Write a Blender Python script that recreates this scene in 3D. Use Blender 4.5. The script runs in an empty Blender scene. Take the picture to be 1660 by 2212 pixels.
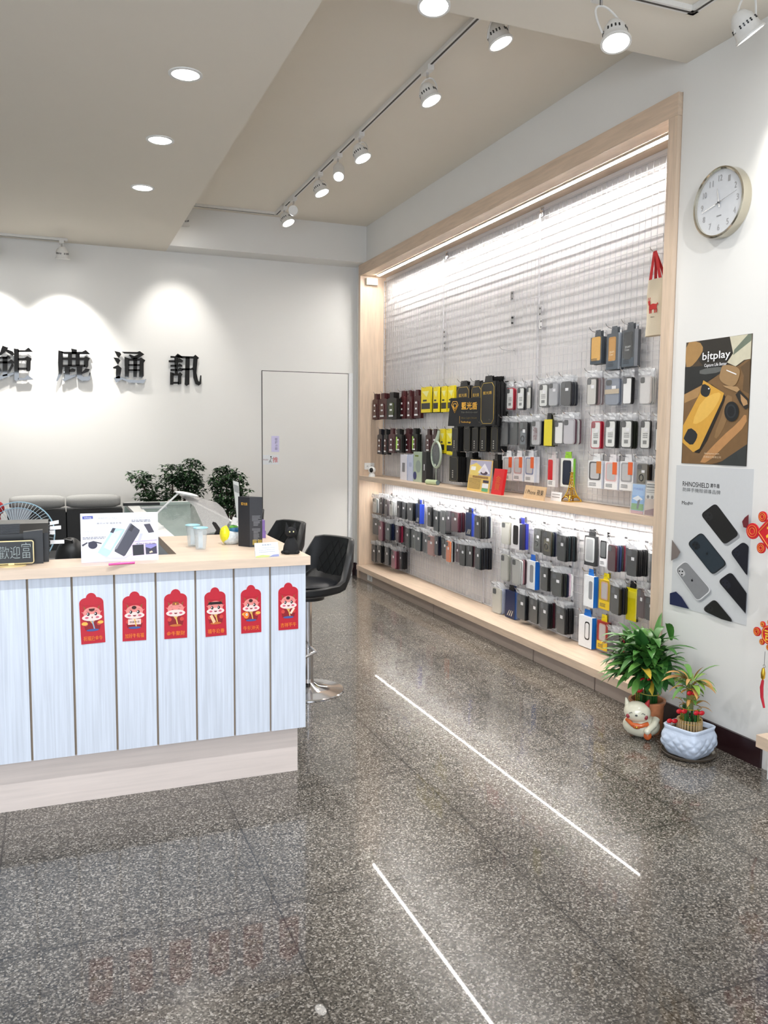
import bpy, bmesh, math, random
from mathutils import Vector, Matrix
random.seed(7)
PI = math.pi
S = bpy.context.scene
COL = S.collection

# ------------------------------------------------------------------ camera
F_PX = 1806.48; YAW = 0.376109926; PITCH = 0.0923486564; ROLL = 0.00857717423; CAM_H = 1.4
_fw = Vector((math.sin(YAW)*math.cos(PITCH), math.cos(YAW)*math.cos(PITCH), -math.sin(PITCH)))
_rt = Vector((math.cos(YAW), -math.sin(YAW), 0)); _up = _rt.cross(_fw)
_r2 = math.cos(ROLL)*_rt + math.sin(ROLL)*_up
_u2 = -math.sin(ROLL)*_rt + math.cos(ROLL)*_up
cam_d = bpy.data.cameras.new('camera'); cam = bpy.data.objects.new('camera', cam_d); COL.objects.link(cam)
cam.matrix_world = Matrix(((_r2.x, _u2.x, -_fw.x, 0), (_r2.y, _u2.y, -_fw.y, 0), (_r2.z, _u2.z, -_fw.z, CAM_H), (0, 0, 0, 1)))
cam_d.sensor_fit = 'VERTICAL'; cam_d.sensor_height = 24.0; cam_d.lens = 24.0*F_PX/2212.0
cam_d.clip_start = 0.05; cam_d.clip_end = 60
S.camera = cam
S.view_settings.view_transform = 'Standard'; S.view_settings.look = 'None'
S.view_settings.gamma = 1.0; S.view_settings.use_curve_mapping = False
S.view_settings.exposure = 0.20

# ------------------------------------------------------------------ world, daylight, sun
W = bpy.data.worlds.new('world'); S.world = W; W.use_nodes = True
W.node_tree.nodes['Background'].inputs[0].default_value = (0.62, 0.78, 1.0, 1)
W.node_tree.nodes['Background'].inputs[1].default_value = 1.0

def light(name, kind, loc, energy, color=(1, 1, 1), target=None, **kw):
    d = bpy.data.lights.new(name, kind); d.energy = energy; d.color = color
    for k, v in kw.items(): setattr(d, k, v)
    o = bpy.data.objects.new(name, d); COL.objects.link(o); o.location = loc
    if target is not None:
        o.rotation_euler = (Vector(target)-Vector(loc)).to_track_quat('-Z', 'Y').to_euler()
    return o
DAY = (0.82, 0.90, 1.0)
WARM = (1.0, 0.965, 0.91)
light('shop_window_daylight', 'AREA', (-.4, -1.45, 1.28), 215, DAY, (.3, 3, .5), shape='RECTANGLE', size=5.6, size_y=2.4)

# ------------------------------------------------------------------ measuring helpers: a point seen in the photo, placed on a real plane
def ray(u, v): return _r2*((u-830)/F_PX) - _u2*((v-1106)/F_PX) + _fw
C0 = Vector((0, 0, CAM_H))
def atx(u, v, X): d = ray(u, v); return C0 + d*(X/d.x)
def aty(u, v, Y): d = ray(u, v); return C0 + d*(Y/d.y)
def atz(u, v, z): d = ray(u, v); return C0 + d*((z-CAM_H)/d.z)

# ------------------------------------------------------------------ materials
def lin(c):
    return tuple(((x/255.0)/12.92 if x/255.0 <= 0.04045 else ((x/255.0+0.055)/1.055)**2.4) for x in c)
_M = {}
def mat(rgb, rough=0.5, metal=0.0, var=0.06, scale=60, alpha=1.0, emit=0, trans=0.0, coat=0.0, bump=0.0, name=None):
    key = (tuple(rgb), rough, metal, var, scale, alpha, emit, trans, coat, bump)
    if key in _M: return _M[key]
    m = bpy.data.materials.new(name or 'surface'); m.use_nodes = True
    nt = m.node_tree; b = nt.nodes['Principled BSDF']; c = lin(rgb)
    b.inputs['Roughness'].default_value = rough; b.inputs['Metallic'].default_value = metal
    b.inputs['Alpha'].default_value = alpha; b.inputs['Transmission Weight'].default_value = trans
    b.inputs['Coat Weight'].default_value = coat
    if emit:
        b.inputs['Emission Color'].default_value = (*c, 1); b.inputs['Emission Strength'].default_value = emit
    n = nt.nodes.new('ShaderNodeTexNoise'); n.inputs['Scale'].default_value = scale
    t = nt.nodes.new('ShaderNodeTexCoord'); nt.links.new(t.outputs['Object'], n.inputs['Vector'])
    r = nt.nodes.new('ShaderNodeMix'); r.data_type = 'RGBA'
    r.inputs[6].default_value = (*[x*(1-var) for x in c], 1); r.inputs[7].default_value = (*[min(1, x*(1+var)) for x in c], 1)
    nt.links.new(n.outputs['Fac'], r.inputs[0]); nt.links.new(r.outputs[2], b.inputs['Base Color'])
    if bump:
        bp = nt.nodes.new('ShaderNodeBump'); bp.inputs['Strength'].default_value = bump; bp.inputs['Distance'].default_value = 0.004
        nt.links.new(n.outputs['Fac'], bp.inputs['Height']); nt.links.new(bp.outputs[0], b.inputs['Normal'])
    _M[key] = m; return m

def wood(name, rgb, stretch=(3, 3, 60), var=0.10, rough=0.42):
    m = bpy.data.materials.new(name); m.use_nodes = True; nt = m.node_tree; b = nt.nodes['Principled BSDF']
    t = nt.nodes.new('ShaderNodeTexCoord'); mp = nt.nodes.new('ShaderNodeMapping'); mp.inputs['Scale'].default_value = stretch
    n = nt.nodes.new('ShaderNodeTexNoise'); n.inputs['Scale'].default_value = 2.0; n.inputs['Detail'].default_value = 6; n.inputs['Distortion'].default_value = 0.4
    r = nt.nodes.new('ShaderNodeValToRGB'); c = lin(rgb)
    r.color_ramp.elements[0].position = 0.3; r.color_ramp.elements[0].color = (*[x*(1-var*1.3) for x in c], 1)
    r.color_ramp.elements[1].position = 0.7; r.color_ramp.elements[1].color = (*[min(1, x*(1+var*.7)) for x in c], 1)
    L = nt.links.new; L(t.outputs['Object'], mp.inputs[0]); L(mp.outputs[0], n.inputs['Vector']); L(n.outputs['Fac'], r.inputs[0]); L(r.outputs[0], b.inputs['Base Color'])
    b.inputs['Roughness'].default_value = rough
    return m
M_wood_y = wood('maple_laminate_along', (214, 191, 168), (26, 2, 26))       # grain along Y
M_wood_x = wood('maple_laminate_across', (222, 199, 177), (2, 26, 26))
M_wood_z = wood('maple_laminate_upright', (214, 191, 168), (26, 26, 2))
M_plinth = wood('pale_ash_laminate', (222, 208, 200), (1.5, 20, 34), .06)
M_panel = wood('white_ash_panel', (211, 217, 228), (70, 70, 1.6), .10, .45)
M_wall = mat((228, 227, 224), .85, var=.015, scale=3, bump=.02, name='wall_paint')
M_ceil = mat((228, 221, 209), .9, var=.012, scale=3, name='ceiling_paint')
M_white = mat((232, 232, 230), .45, name='white_plastic')
M_black = mat((18, 18, 20), .4, name='black_plastic')
M_dark = mat((44, 46, 50), .45)
M_chrome = mat((215, 215, 218), .12, 1.0, var=.01, name='chrome')
M_wire = mat((206, 204, 206), .35, .2, var=.02, name='white_coated_wire')
M_gold = mat((226, 182, 66), .22, 1.0, name='gold')
M_goldp = mat((238, 182, 66), .5, name='gold_print')
M_red = mat((196, 32, 44), .45, name='red')
M_base = mat((44, 24, 26), .25, name='dark_brown_skirting')
M_paper = mat((240, 240, 242), .6, name='white_paper')
M_seam = mat((120, 104, 88), .6)
M_leather = mat((16, 17, 20), .42, bump=.1, scale=250, name='black_leatherette')

def mk_glass(name, tint, fac, rough=.05, base=(.85, .87, .88)):
    m = bpy.data.materials.new(name); m.use_nodes = True; nt = m.node_tree; nt.nodes.clear()
    o = nt.nodes.new('ShaderNodeOutputMaterial'); mx = nt.nodes.new('ShaderNodeMixShader'); a = nt.nodes.new('ShaderNodeBsdfTransparent'); g = nt.nodes.new('ShaderNodeBsdfPrincipled')
    a.inputs[0].default_value = (*tint, 1); g.inputs['Roughness'].default_value = rough; g.inputs['Base Color'].default_value = (*base, 1)
    n = nt.nodes.new('ShaderNodeTexNoise'); n.inputs['Scale'].default_value = 40
    r = nt.nodes.new('ShaderNodeMapRange'); r.inputs[3].default_value = fac*.75; r.inputs[4].default_value = fac*1.25
    L = nt.links.new; L(n.outputs['Fac'], r.inputs[0]); L(r.outputs[0], mx.inputs[0]); L(a.outputs[0], mx.inputs[1]); L(g.outputs[0], mx.inputs[2]); L(mx.outputs[0], o.inputs[0])
    return m
M_film = mk_glass('clear_pouch_film', (.97, .97, .98), .13, .18)
M_head = mk_glass('crinkled_film', (.92, .92, .94), .42, .25)
M_glass = mk_glass('showcase_glass', (.84, .90, .88), .16, .02)
M_acryl = mk_glass('acrylic', (.96, .97, .97), .14, .05)
M_smoke = mk_glass('smoky_sheet', (.8, .8, .8), .75, .35, (.42, .41, .41))

def granite():
    m = bpy.data.materials.new('polished_granite'); m.use_nodes = True; nt = m.node_tree; b = nt.nodes['Principled BSDF']; L = nt.links.new; N = nt.nodes.new
    t = N('ShaderNodeTexCoord')
    v = N('ShaderNodeTexVoronoi'); v.inputs['Scale'].default_value = 210; L(t.outputs['Object'], v.inputs['Vector'])
    s = N('ShaderNodeSeparateColor'); L(v.outputs['Color'], s.inputs[0])
    r = N('ShaderNodeValToRGB'); cr = r.color_ramp; cr.interpolation = 'LINEAR'
    pts = [(0, (46, 43, 39)), (.22, (74, 69, 62)), (.5, (98, 92, 84)), (.78, (128, 121, 112)), (1, (184, 177, 168))]
    cr.elements[0].color = (*lin(pts[0][1]), 1); cr.elements[1].color = (*lin(pts[-1][1]), 1)
    for p, c in pts[1:-1]: e = cr.elements.new(p); e.color = (*lin(c), 1)
    L(s.outputs[0], r.inputs[0])
    n = N('ShaderNodeTexNoise'); n.inputs['Scale'].default_value = 1.5; n.inputs['Detail'].default_value = 5; L(t.outputs['Object'], n.inputs['Vector'])
    nr = N('ShaderNodeMapRange'); nr.inputs[1].default_value = .3; nr.inputs[2].default_value = .7; nr.inputs[3].default_value = .66; nr.inputs[4].default_value = 1.05; L(n.outputs['Fac'], nr.inputs[0])
    m1 = N('ShaderNodeMix'); m1.data_type = 'RGBA'; m1.blend_type = 'MULTIPLY'; m1.inputs[0].default_value = 1
    L(r.outputs[0], m1.inputs[6]); L(nr.outputs[0], m1.inputs[7])
    # 0.78 m slabs with thin dark joints
    mp = N('ShaderNodeMapping'); mp.inputs['Location'].default_value = (0.585-0.78*0, 2.33, 0); mp.vector_type = 'TEXTURE'; L(t.outputs['Object'], mp.inputs[0])
    br = N('ShaderNodeTexBrick'); br.offset = 0; br.inputs['Scale'].default_value = 1.0; br.inputs['Brick Width'].default_value = .78; br.inputs['Row Height'].default_value = .78
    br.inputs['Mortar Size'].default_value = .0026; br.inputs['Mortar Smooth'].default_value = .3
    br.inputs['Color1'].default_value = (1, 1, 1, 1); br.inputs['Color2'].default_value = (.93, .93, .93, 1); br.inputs['Mortar'].default_value = (.35, .35, .35, 1)
    L(mp.outputs[0], br.inputs['Vector'])
    m2 = N('ShaderNodeMix'); m2.data_type = 'RGBA'; m2.blend_type = 'MULTIPLY'; m2.inputs[0].default_value = 1
    L(m1.outputs[2], m2.inputs[6]); L(br.outputs['Color'], m2.inputs[7])
    b3 = N('ShaderNodeTexBrick'); b3.offset = 0; b3.inputs['Scale'].default_value = 1.0; b3.inputs['Brick Width'].default_value = .78; b3.inputs['Row Height'].default_value = .78
    b3.inputs['Mortar Size'].default_value = .045; b3.inputs['Mortar Smooth'].default_value = 1.0; b3.inputs['Color1'].default_value = b3.inputs['Color2'].default_value = (1, 1, 1, 1); b3.inputs['Mortar'].default_value = (.66, .66, .66, 1)
    L(mp.outputs[0], b3.inputs['Vector']); m3 = N('ShaderNodeMix'); m3.data_type = 'RGBA'; m3.blend_type = 'MULTIPLY'; L(n.outputs['Fac'], m3.inputs[0])
    L(m2.outputs[2], m3.inputs[6]); L(b3.outputs['Color'], m3.inputs[7]); L(m3.outputs[2], b.inputs['Base Color'])
    rr = N('ShaderNodeMapRange'); rr.inputs[3].default_value = .16; rr.inputs[4].default_value = .30; L(n.outputs['Fac'], rr.inputs[0]); L(rr.outputs[0], b.inputs['Roughness'])
    b.inputs['Specular IOR Level'].default_value = .35; b.inputs['Coat Weight'].default_value = .42; b.inputs['Coat Roughness'].default_value = .02
    return m
M_floor = granite()

# ------------------------------------------------------------------ mesh builder
class MB:
    def __init__(s): s.v = []; s.f = []; s.mi = []; s.m = 0
    def _add(s, vs, fs):
        o = len(s.v); s.v += [Vector(p) for p in vs]; s.f += [tuple(i+o for i in f) for f in fs]; s.mi += [s.m]*len(fs); return s
    def box(s, a, b, R=None, c=None):
        x0, y0, z0 = a; x1, y1, z1 = b
        vs = [Vector(p) for p in ((x0, y0, z0), (x1, y0, z0), (x1, y1, z0), (x0, y1, z0), (x0, y0, z1), (x1, y0, z1), (x1, y1, z1), (x0, y1, z1))]
        if R is not None: vs = [R @ (p-Vector(c)) + Vector(c) for p in vs]
        return s._add(vs, [(0, 3, 2, 1), (4, 5, 6, 7), (0, 1, 5, 4), (1, 2, 6, 5), (2, 3, 7, 6), (3, 0, 4, 7)])
    def cyl(s, p0, p1, r0, r1=None, n=16, caps=True):
        r1 = r0 if r1 is None else r1; p0 = Vector(p0); p1 = Vector(p1); d = (p1-p0).normalized()
        a = d.orthogonal().normalized(); b = d.cross(a); vs = []
        for p, r in ((p0, r0), (p1, r1)):
            for i in range(n): t = 2*PI*i/n; vs.append(p+a*math.cos(t)*r+b*math.sin(t)*r)
        fs = [(i, (i+1) % n, n+(i+1) % n, n+i) for i in range(n)]
        if caps: fs += [tuple(reversed(range(n))), tuple(range(n, 2*n))]
        return s._add(vs, fs)
    def tube(s, path, r, n=6, closed=False):
        P = [Vector(p) for p in path]; k = len(P); vs = []; a = None
        for i, p in enumerate(P):
            if closed: d = P[(i+1) % k]-P[i-1]
            else: d = P[min(i+1, k-1)]-P[max(i-1, 0)]
            if d.length < 1e-9: d = Vector((0, 0, 1))
            d.normalize()
            if a is None: a = d.orthogonal().normalized()
            else:
                a = a-d*a.dot(d)
                a = a.normalized() if a.length > 1e-6 else d.orthogonal().normalized()
            b = d.cross(a); rr = r[i] if isinstance(r, (list, tuple)) else r
            for j in range(n): t = 2*PI*j/n; vs.append(p+a*math.cos(t)*rr+b*math.sin(t)*rr)
        fs = []
        for i in range(k if closed else k-1):
            for j in range(n):
                q = (i+1) % k; fs.append((i*n+j, i*n+(j+1) % n, q*n+(j+1) % n, q*n+j))
        if not closed: fs += [tuple(reversed(range(n))), tuple(range((k-1)*n, k*n))]
        return s._add(vs, fs)
    def lathe(s, prof, c=(0, 0, 0), n=28, axis=None, squash=(1, 1), caps=False):
        c = Vector(c); vs = []; k = len(prof)
        Q = Vector((0, 0, 1)).rotation_difference(Vector(axis).normalized()).to_matrix() if axis else None
        for r, z in prof:
            for j in range(n):
                t = 2*PI*j/n; p = Vector((r*math.cos(t)*squash[0], r*math.sin(t)*squash[1], z))
                vs.append(c+(Q @ p if Q else p))
        fs = [(i*n+j, i*n+(j+1) % n, (i+1)*n+(j+1) % n, (i+1)*n+j) for i in range(k-1) for j in range(n)]
        if caps and prof[0][0] > 1e-6: fs.append(tuple(reversed(range(n))))
        if caps and prof[-1][0] > 1e-6: fs.append(tuple(range((k-1)*n, k*n)))
        return s._add(vs, fs)
    def ball(s, c, r, n=16, m=10, R=None):
        rx, ry, rz = (r, r, r) if not isinstance(r, (tuple, list)) else r; vs = []; fs = []
        for i in range(m+1):
            ph = PI*i/m
            for j in range(n):
                t = 2*PI*j/n; p = Vector((rx*math.sin(ph)*math.cos(t), ry*math.sin(ph)*math.sin(t), rz*math.cos(ph)))
                if R is not None: p = R @ p
                vs.append(Vector(c)+p)
        for i in range(m):
            for j in range(n): fs.append((i*n+j, (i+1)*n+j, (i+1)*n+(j+1) % n, i*n+(j+1) % n))
        return s._add(vs, fs)
    def prism(s, pts, off):
        """polygon pts (3D, planar) extruded by vector off"""
        P = [Vector(p) for p in pts]; k = len(P); off = Vector(off)
        return s._add(P+[p+off for p in P], [tuple(range(k)), tuple(reversed(range(k, 2*k)))]+[(i, k+i, k+(i+1) % k, (i+1) % k) for i in range(k)])
    def quads(s, grid):
        a = len(grid); b = len(grid[0])
        return s._add([p for row in grid for p in row], [(i*b+j, i*b+j+1, (i+1)*b+j+1, (i+1)*b+j) for i in range(a-1) for j in range(b-1)])
    def rrx(s, x0, x1, cy, cz, w, h, r=.01, n=4):
        return s.prism(rr_pts(cy, cz, w, h, r, n, lambda a, b: (x0, a, b)), (x1-x0, 0, 0))
    def mesh(s, mats, org=(0, 0, 0), smooth=False, name='mesh'):
        me = bpy.data.meshes.new(name); o = Vector(org)
        me.from_pydata([tuple(p-o) for p in s.v], [], s.f)
        for m in (mats if isinstance(mats, (list, tuple)) else [mats]): me.materials.append(m)
        for p, i in zip(me.polygons, s.mi): p.material_index = i
        bm = bmesh.new(); bm.from_mesh(me); bmesh.ops.recalc_face_normals(bm, faces=bm.faces); bm.to_mesh(me); bm.free()
        if smooth:
            me.polygons.foreach_set('use_smooth', [True]*len(me.polygons))
            if smooth != 'all':
                me.set_sharp_from_angle(angle=math.radians(38))
        me.update(); return me
    def build(s, name, mats, parent=None, smooth=False, org=None):
        """verts are in world coordinates; parent chain is unrotated"""
        if org is None: org = ORG.get(parent.name, Vector((0, 0, 0))) if parent else Vector((0, 0, 0))
        o = bpy.data.objects.new(name, s.mesh(mats, org, smooth, name)); COL.objects.link(o)
        if parent: o.parent = parent; ORG[o.name] = Vector(org)
        return o
ORG = {}
def rr_pts(ca, cb, w, h, r, n, f):
    r = min(r, w/2-1e-5, h/2-1e-5); P = []
    for (sx, sy, a0) in ((1, 1, 0), (-1, 1, PI/2), (-1, -1, PI), (1, -1, 1.5*PI)):
        for i in range(n+1):
            t = a0+PI/2*i/n; P.append(f(ca+sx*(w/2-r)+r*math.cos(t), cb+sy*(h/2-r)+r*math.sin(t)))
    return P
def tag(o, label=None, cat=None, group=None, kind=None):
    if label: o['label'] = label
    if cat: o['category'] = cat
    if group: o['group'] = group
    if kind: o['kind'] = kind
    return o
def thing(name, label, cat, loc=(0, 0, 0), group=None, rz=0):
    o = bpy.data.objects.new(name, None); o.empty_display_size = .05; COL.objects.link(o); o.location = loc; o.rotation_euler = (0, 0, rz)
    ORG[o.name] = Vector(loc); return tag(o, label, cat, group)
def solo(mb, name, mats, label, cat, group=None, smooth=False, org=None):
    """a thing that is one mesh; origin set to its base"""
    if org is None:
        n = len(mb.v); org = Vector((sum(p.x for p in mb.v)/n, sum(p.y for p in mb.v)/n, min(p.z for p in mb.v)))
    o = bpy.data.objects.new(name, mb.mesh(mats, org, smooth, name)); COL.objects.link(o); o.location = org
    return tag(o, label, cat, group)
def struct(mb, name, mats, **k):
    o = mb.build(name, mats, **k); o['kind'] = 'structure'; return o

def text(s, name, m, parent, center, right, up, w, h, thick=.0004, bold=0.0, fit=True):
    """lettering as flat mesh, fitted into w x h around center"""
    cu = bpy.data.curves.new('lettering', 'FONT'); cu.body = s; cu.size = 1; cu.offset = bold; cu.resolution_u = 3
    to = bpy.data.objects.new('lettering', cu); COL.objects.link(to); bpy.context.view_layer.update()
    me = bpy.data.meshes.new_from_object(to.evaluated_get(bpy.context.evaluated_depsgraph_get()))
    bpy.data.objects.remove(to); bpy.data.curves.remove(cu)
    if not me.vertices: return None
    xs = [v.co.x for v in me.vertices]; ys = [v.co.y for v in me.vertices]
    sx = w/max(1e-6, max(xs)-min(xs)); sy = h/max(1e-6, max(ys)-min(ys)); cx = (max(xs)+min(xs))/2; cy = (max(ys)+min(ys))/2
    if not fit: sx = sy = min(sx, sy)
    right = Vector(right).normalized(); up = Vector(up).normalized(); nrm = right.cross(up)
    org = ORG.get(parent.name, Vector((0, 0, 0))) if parent else Vector((0, 0, 0))
    bm = bmesh.new(); bm.from_mesh(me)
    if thick > .001:
        r = bmesh.ops.extrude_face_region(bm, geom=bm.faces[:]); 
        for e in r['geom']:
            if isinstance(e, bmesh.types.BMVert): e.co.z += 1.0
    for v in bm.verts:
        v.co = Vector(center)+right*((v.co.x-cx)*sx)+up*((v.co.y-cy)*sy)+nrm*(v.co.z*thick)-org
    if thick > .001: bmesh.ops.recalc_face_normals(bm, faces=bm.faces)
    me2 = bpy.data.meshes.new(name); bm.to_mesh(me2); bm.free(); me2.materials.append(m)
    o = bpy.data.objects.new(name, me2); COL.objects.link(o)
    if parent: o.parent = parent
    bpy.data.meshes.remove(me)
    return o
PRINTS = {}
def printed(o, name, pts, off, m):
    key = o.name
    if key not in PRINTS: PRINTS[key] = [MB(), [], o, name]
    mb, ms, _, _ = PRINTS[key]
    if m not in ms: ms.append(m)
    mb.m = ms.index(m); mb.prism(pts, off)
def flush_prints():
    for mb, ms, o, name in PRINTS.values(): mb.build(name, ms, o)
    PRINTS.clear()
RX, UP = (0, -1, 0), (0, 0, 1)     # reading direction on things that face the aisle (-X)
ORD = ['first', 'second', 'third', 'fourth', 'fifth', 'sixth', 'seventh', 'eighth', 'ninth', 'tenth', 'eleventh', 'twelfth', 'thirteenth', 'fourteenth', 'fifteenth', 'sixteenth', 'seventeenth', 'eighteenth', 'nineteenth', 'twentieth', 'twenty-first', 'twenty-second', 'twenty-third', 'twenty-fourth']

# ------------------------------------------------------------------ the room
XW = 2.77; XN = 3.02; YB = 7.78; ZR = 3.33; ZL = 3.0; ZN = 3.12
struct(MB().box((-3.5, -1.7, -.1), (3.3, 8.0, 0)), 'floor', M_floor)
struct(MB().box((-3.5, YB, 0), (3.3, YB+.12, 3.6)), 'wall_back', M_wall)
struct(MB().box((-3.62, -1.7, 0), (-3.5, YB+.1, 3.6)), 'wall_left', M_wall)
struct(MB().box((XW, -1.7, 0), (XW+.5, 3.265, 3.6)), 'wall_right', M_wall)
struct(MB().box((XN, 3.265, 0), (XN+.25, YB, 3.6)).box((XW, 3.265, ZL), (XN, YB, 3.6)).box((XW, 7.665, 0), (XN, YB, ZL)), 'wall_niche', M_wall)
struct(MB().box((.97, 3.25, ZR), (XW+.1, 7.52, ZR+.1)), 'ceiling', M_ceil)
struct(MB().box((.97, -1.7, ZN), (XW+.1, 3.25, ZR+.1)), 'ceiling', M_ceil)
struct(MB().box((-3.5, -1.7, ZL), (.97, YB, ZR+.1)), 'ceiling', M_ceil)
struct(MB().box((.97, 7.52, ZL), (XW, YB, ZR+.1)), 'trim_1', M_wall)
# street side of the shop, behind the camera
fw = MB().box((-3.5, -1.62, 0), (XW, -1.6, 3.3))
struct(fw, 'wall_front', M_wall)
struct(MB().box((XW-.012, 2.61, 0), (XW, 3.262, .105)), 'baseboard_right', M_base)
struct(MB().box((2.732, YB-.012, 0), (XW, YB, .13)), 'baseboard_back', M_base)
struct(MB().box((XW-.014, 7.664, 0), (XW, YB-.012, .13)), 'baseboard_right', M_base)
# flush door
d = MB().box((1.828, YB-.004, 0), (2.684, YB, 1.988)); d0 = struct(d, 'door_gap_dark', mat((60, 58, 56), .8))  # dark sheet behind the slab; its colour paints the shade in the door gap
struct(MB().box((1.834, YB-.010, .012), (2.679, YB-.002, 1.982)), 'door_slab', M_wall)  # the door slab itself, proud of the dark sheet
struct(MB().box((2.690, YB-.012, 0), (2.732, YB, 1.99)), 'trim_3', mat((232, 234, 236), .5))

# niche frame
fr = thing('niche_surround', 'pale maple frame around the lit wire display niche', 'frame', (2.88, 5.45, 0))
MB().box((2.745, 3.268, 2.895), (XN-.002, 7.66, 2.998)).build('head_board', M_wood_y, fr)
MB().box((2.745, 7.61, 0), (XN-.002, 7.66, 2.894)).build('side_board', M_wood_z, fr)
MB().box((2.745, 3.268, 0), (XN-.002, 3.33, 2.894)).build('side_board', M_wood_z, fr)
MB().box((3.008, 3.331, .13), (XN-.001, 7.609, 2.894)).build('back_board', mat((224, 221, 220), .6, var=.02, scale=4), fr)
sh = MB().box((2.745, 3.331, .961), (3.006, 7.609, 1.003))
solo(sh, 'display_shelf', M_wood_y, 'long pale maple shelf across the middle of the wire display niche', 'shelf')
bn = thing('display_bench', 'low maple bench along the foot of the wire display niche', 'bench', (2.86, 5.4, 0))
MB().box((2.72, 3.331, .088), (3.006, 7.609, .133)).build('bench_top', M_wood_y, bn)
pl = MB(); ys = [3.331, 3.78, 4.42, 5.9, 7.609]
for a, b in zip(ys[:-1], ys[1:]):
    MB().box((2.757, a+.006, 0), (2.78, b-.006, .087)).build('plinth_panel', mat((176, 160, 148), .5, var=.05, scale=20), bn)
MB().box((2.762, 3.331, 0), (2.775, 7.609, .086)).build('plinth_backing', mat((96, 78, 66), .6), bn)
# led strips
M_led = mat((255, 252, 247), .5, emit=150, name='led_diffuser'); M_led2 = mat((255, 252, 247), .5, emit=110)
o = thing('led_strip', 'glowing LED strip under the top board of the display niche', 'light strip', (2.87, 5.4, 2.87), 'LED strips of the display niche')
MB().box((2.858, 3.40, 2.878), (2.876, 7.47, 2.8945)).build('diffuser', M_led, o)
MB().box((2.8765, 3.40, 2.872), (2.879, 7.47, 2.8945)).build('channel', M_chrome, o); MB().box((2.855, 3.40, 2.8788), (2.8578, 7.47, 2.8945)).build('channel', M_chrome, o)  # channel sides added to keep the strip's light off the top board
o = thing('led_strip', 'glowing LED strip under the middle shelf of the display niche', 'light strip', (2.875, 5.4, .95), 'LED strips of the display niche')
MB().box((2.868, 3.40, .950), (2.882, 7.47, .9605)).build('diffuser', M_led2, o)
MB().box((2.8825, 3.40, .947), (2.885, 7.47, .9605)).build('channel', M_chrome, o); MB().box((2.865, 3.40, .947), (2.8675, 7.47, .9605)).build('channel', M_chrome, o)

# wire grid panels
XG = 2.988
def grid_panel(y0, y1, z0, z1, label, step=.05):
    g = thing('wire_grid_panel', label, 'grid panel', (XG, (y0+y1)/2, z0), 'white wire grid panels')
    b = MB(); r = .0016
    ny = round((y1-y0)/.05); nz = round((z1-z0)/step)
    for i in range(1, ny): y = y0+(y1-y0)*i/ny; b.box((XG-r+.003, y-r, z0), (XG+r+.003, y+r, z1))
    for i in range(1, nz): z = z0+(z1-z0)*i/nz; b.box((XG-r, y0, z-r), (XG+r, y1, z+r))
    b.build('wire_mesh', M_wire, g)
    R = .004; e = MB().box((XG-R, y0, z0), (XG+R, y0+2*R, z1)).box((XG-R, y1-2*R, z0), (XG+R, y1, z1)).box((XG-R, y0, z0), (XG+R, y1, z0+2*R)).box((XG-R, y0, z1-2*R), (XG+R, y1, z1))
    e.build('border_rod', M_wire, g)
grid_panel(6.29, 7.605, 1.006, 2.86, 'upper white wire grid panel at the far end of the niche')
grid_panel(4.84, 6.285, 1.006, 2.86, 'upper white wire grid panel in the middle of the niche')
grid_panel(3.335, 4.835, 1.006, 2.86, 'upper white wire grid panel at the near end beside the tote bag')
grid_panel(5.52, 7.605, .136, .94, 'lower white wire grid panel at the far end, crowded with cases')
grid_panel(4.36, 5.515, .136, .94, 'lower white wire grid panel in the middle below the gold tower')
grid_panel(3.335, 4.355, .136, .94, 'lower white wire grid panel at the near end behind the bamboo')
def clip(u, v, where, black=False):
    p = atx(u, v, 2.98)
    c = thing('grid_clip', 'small chrome clip joining the wire grid '+where, 'clip', (p.x, p.y, p.z-.025), 'grid clips')
    MB().rrx(p.x-.003, p.x+.006, p.y, p.z, .035, .06, .004).build('plate', M_chrome, c)
    b = MB(); 
    for dz in (-.018, .018): b.cyl((p.x-.008, p.y, p.z+dz), (p.x-.002, p.y, p.z+dz), .007, n=10)
    b.build('screw', M_chrome if not black else M_black, c)
for u, v, w in ((960, 722, 'at the far upper seam, higher of the pair'), (961, 746, 'at the far upper seam, lower of the pair'), (1167, 672, 'at the near upper seam, higher of the pair'), (1169, 700, 'at the near upper seam, lower of the pair'), (1171, 458, 'right under the top LED strip'), (1107, 639, 'above the black-backed clip'), (966, 552, 'at the top of the far seam')): clip(u, v, w)
clip(1108, 692, 'with black screws above the empty hook', True)

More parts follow.
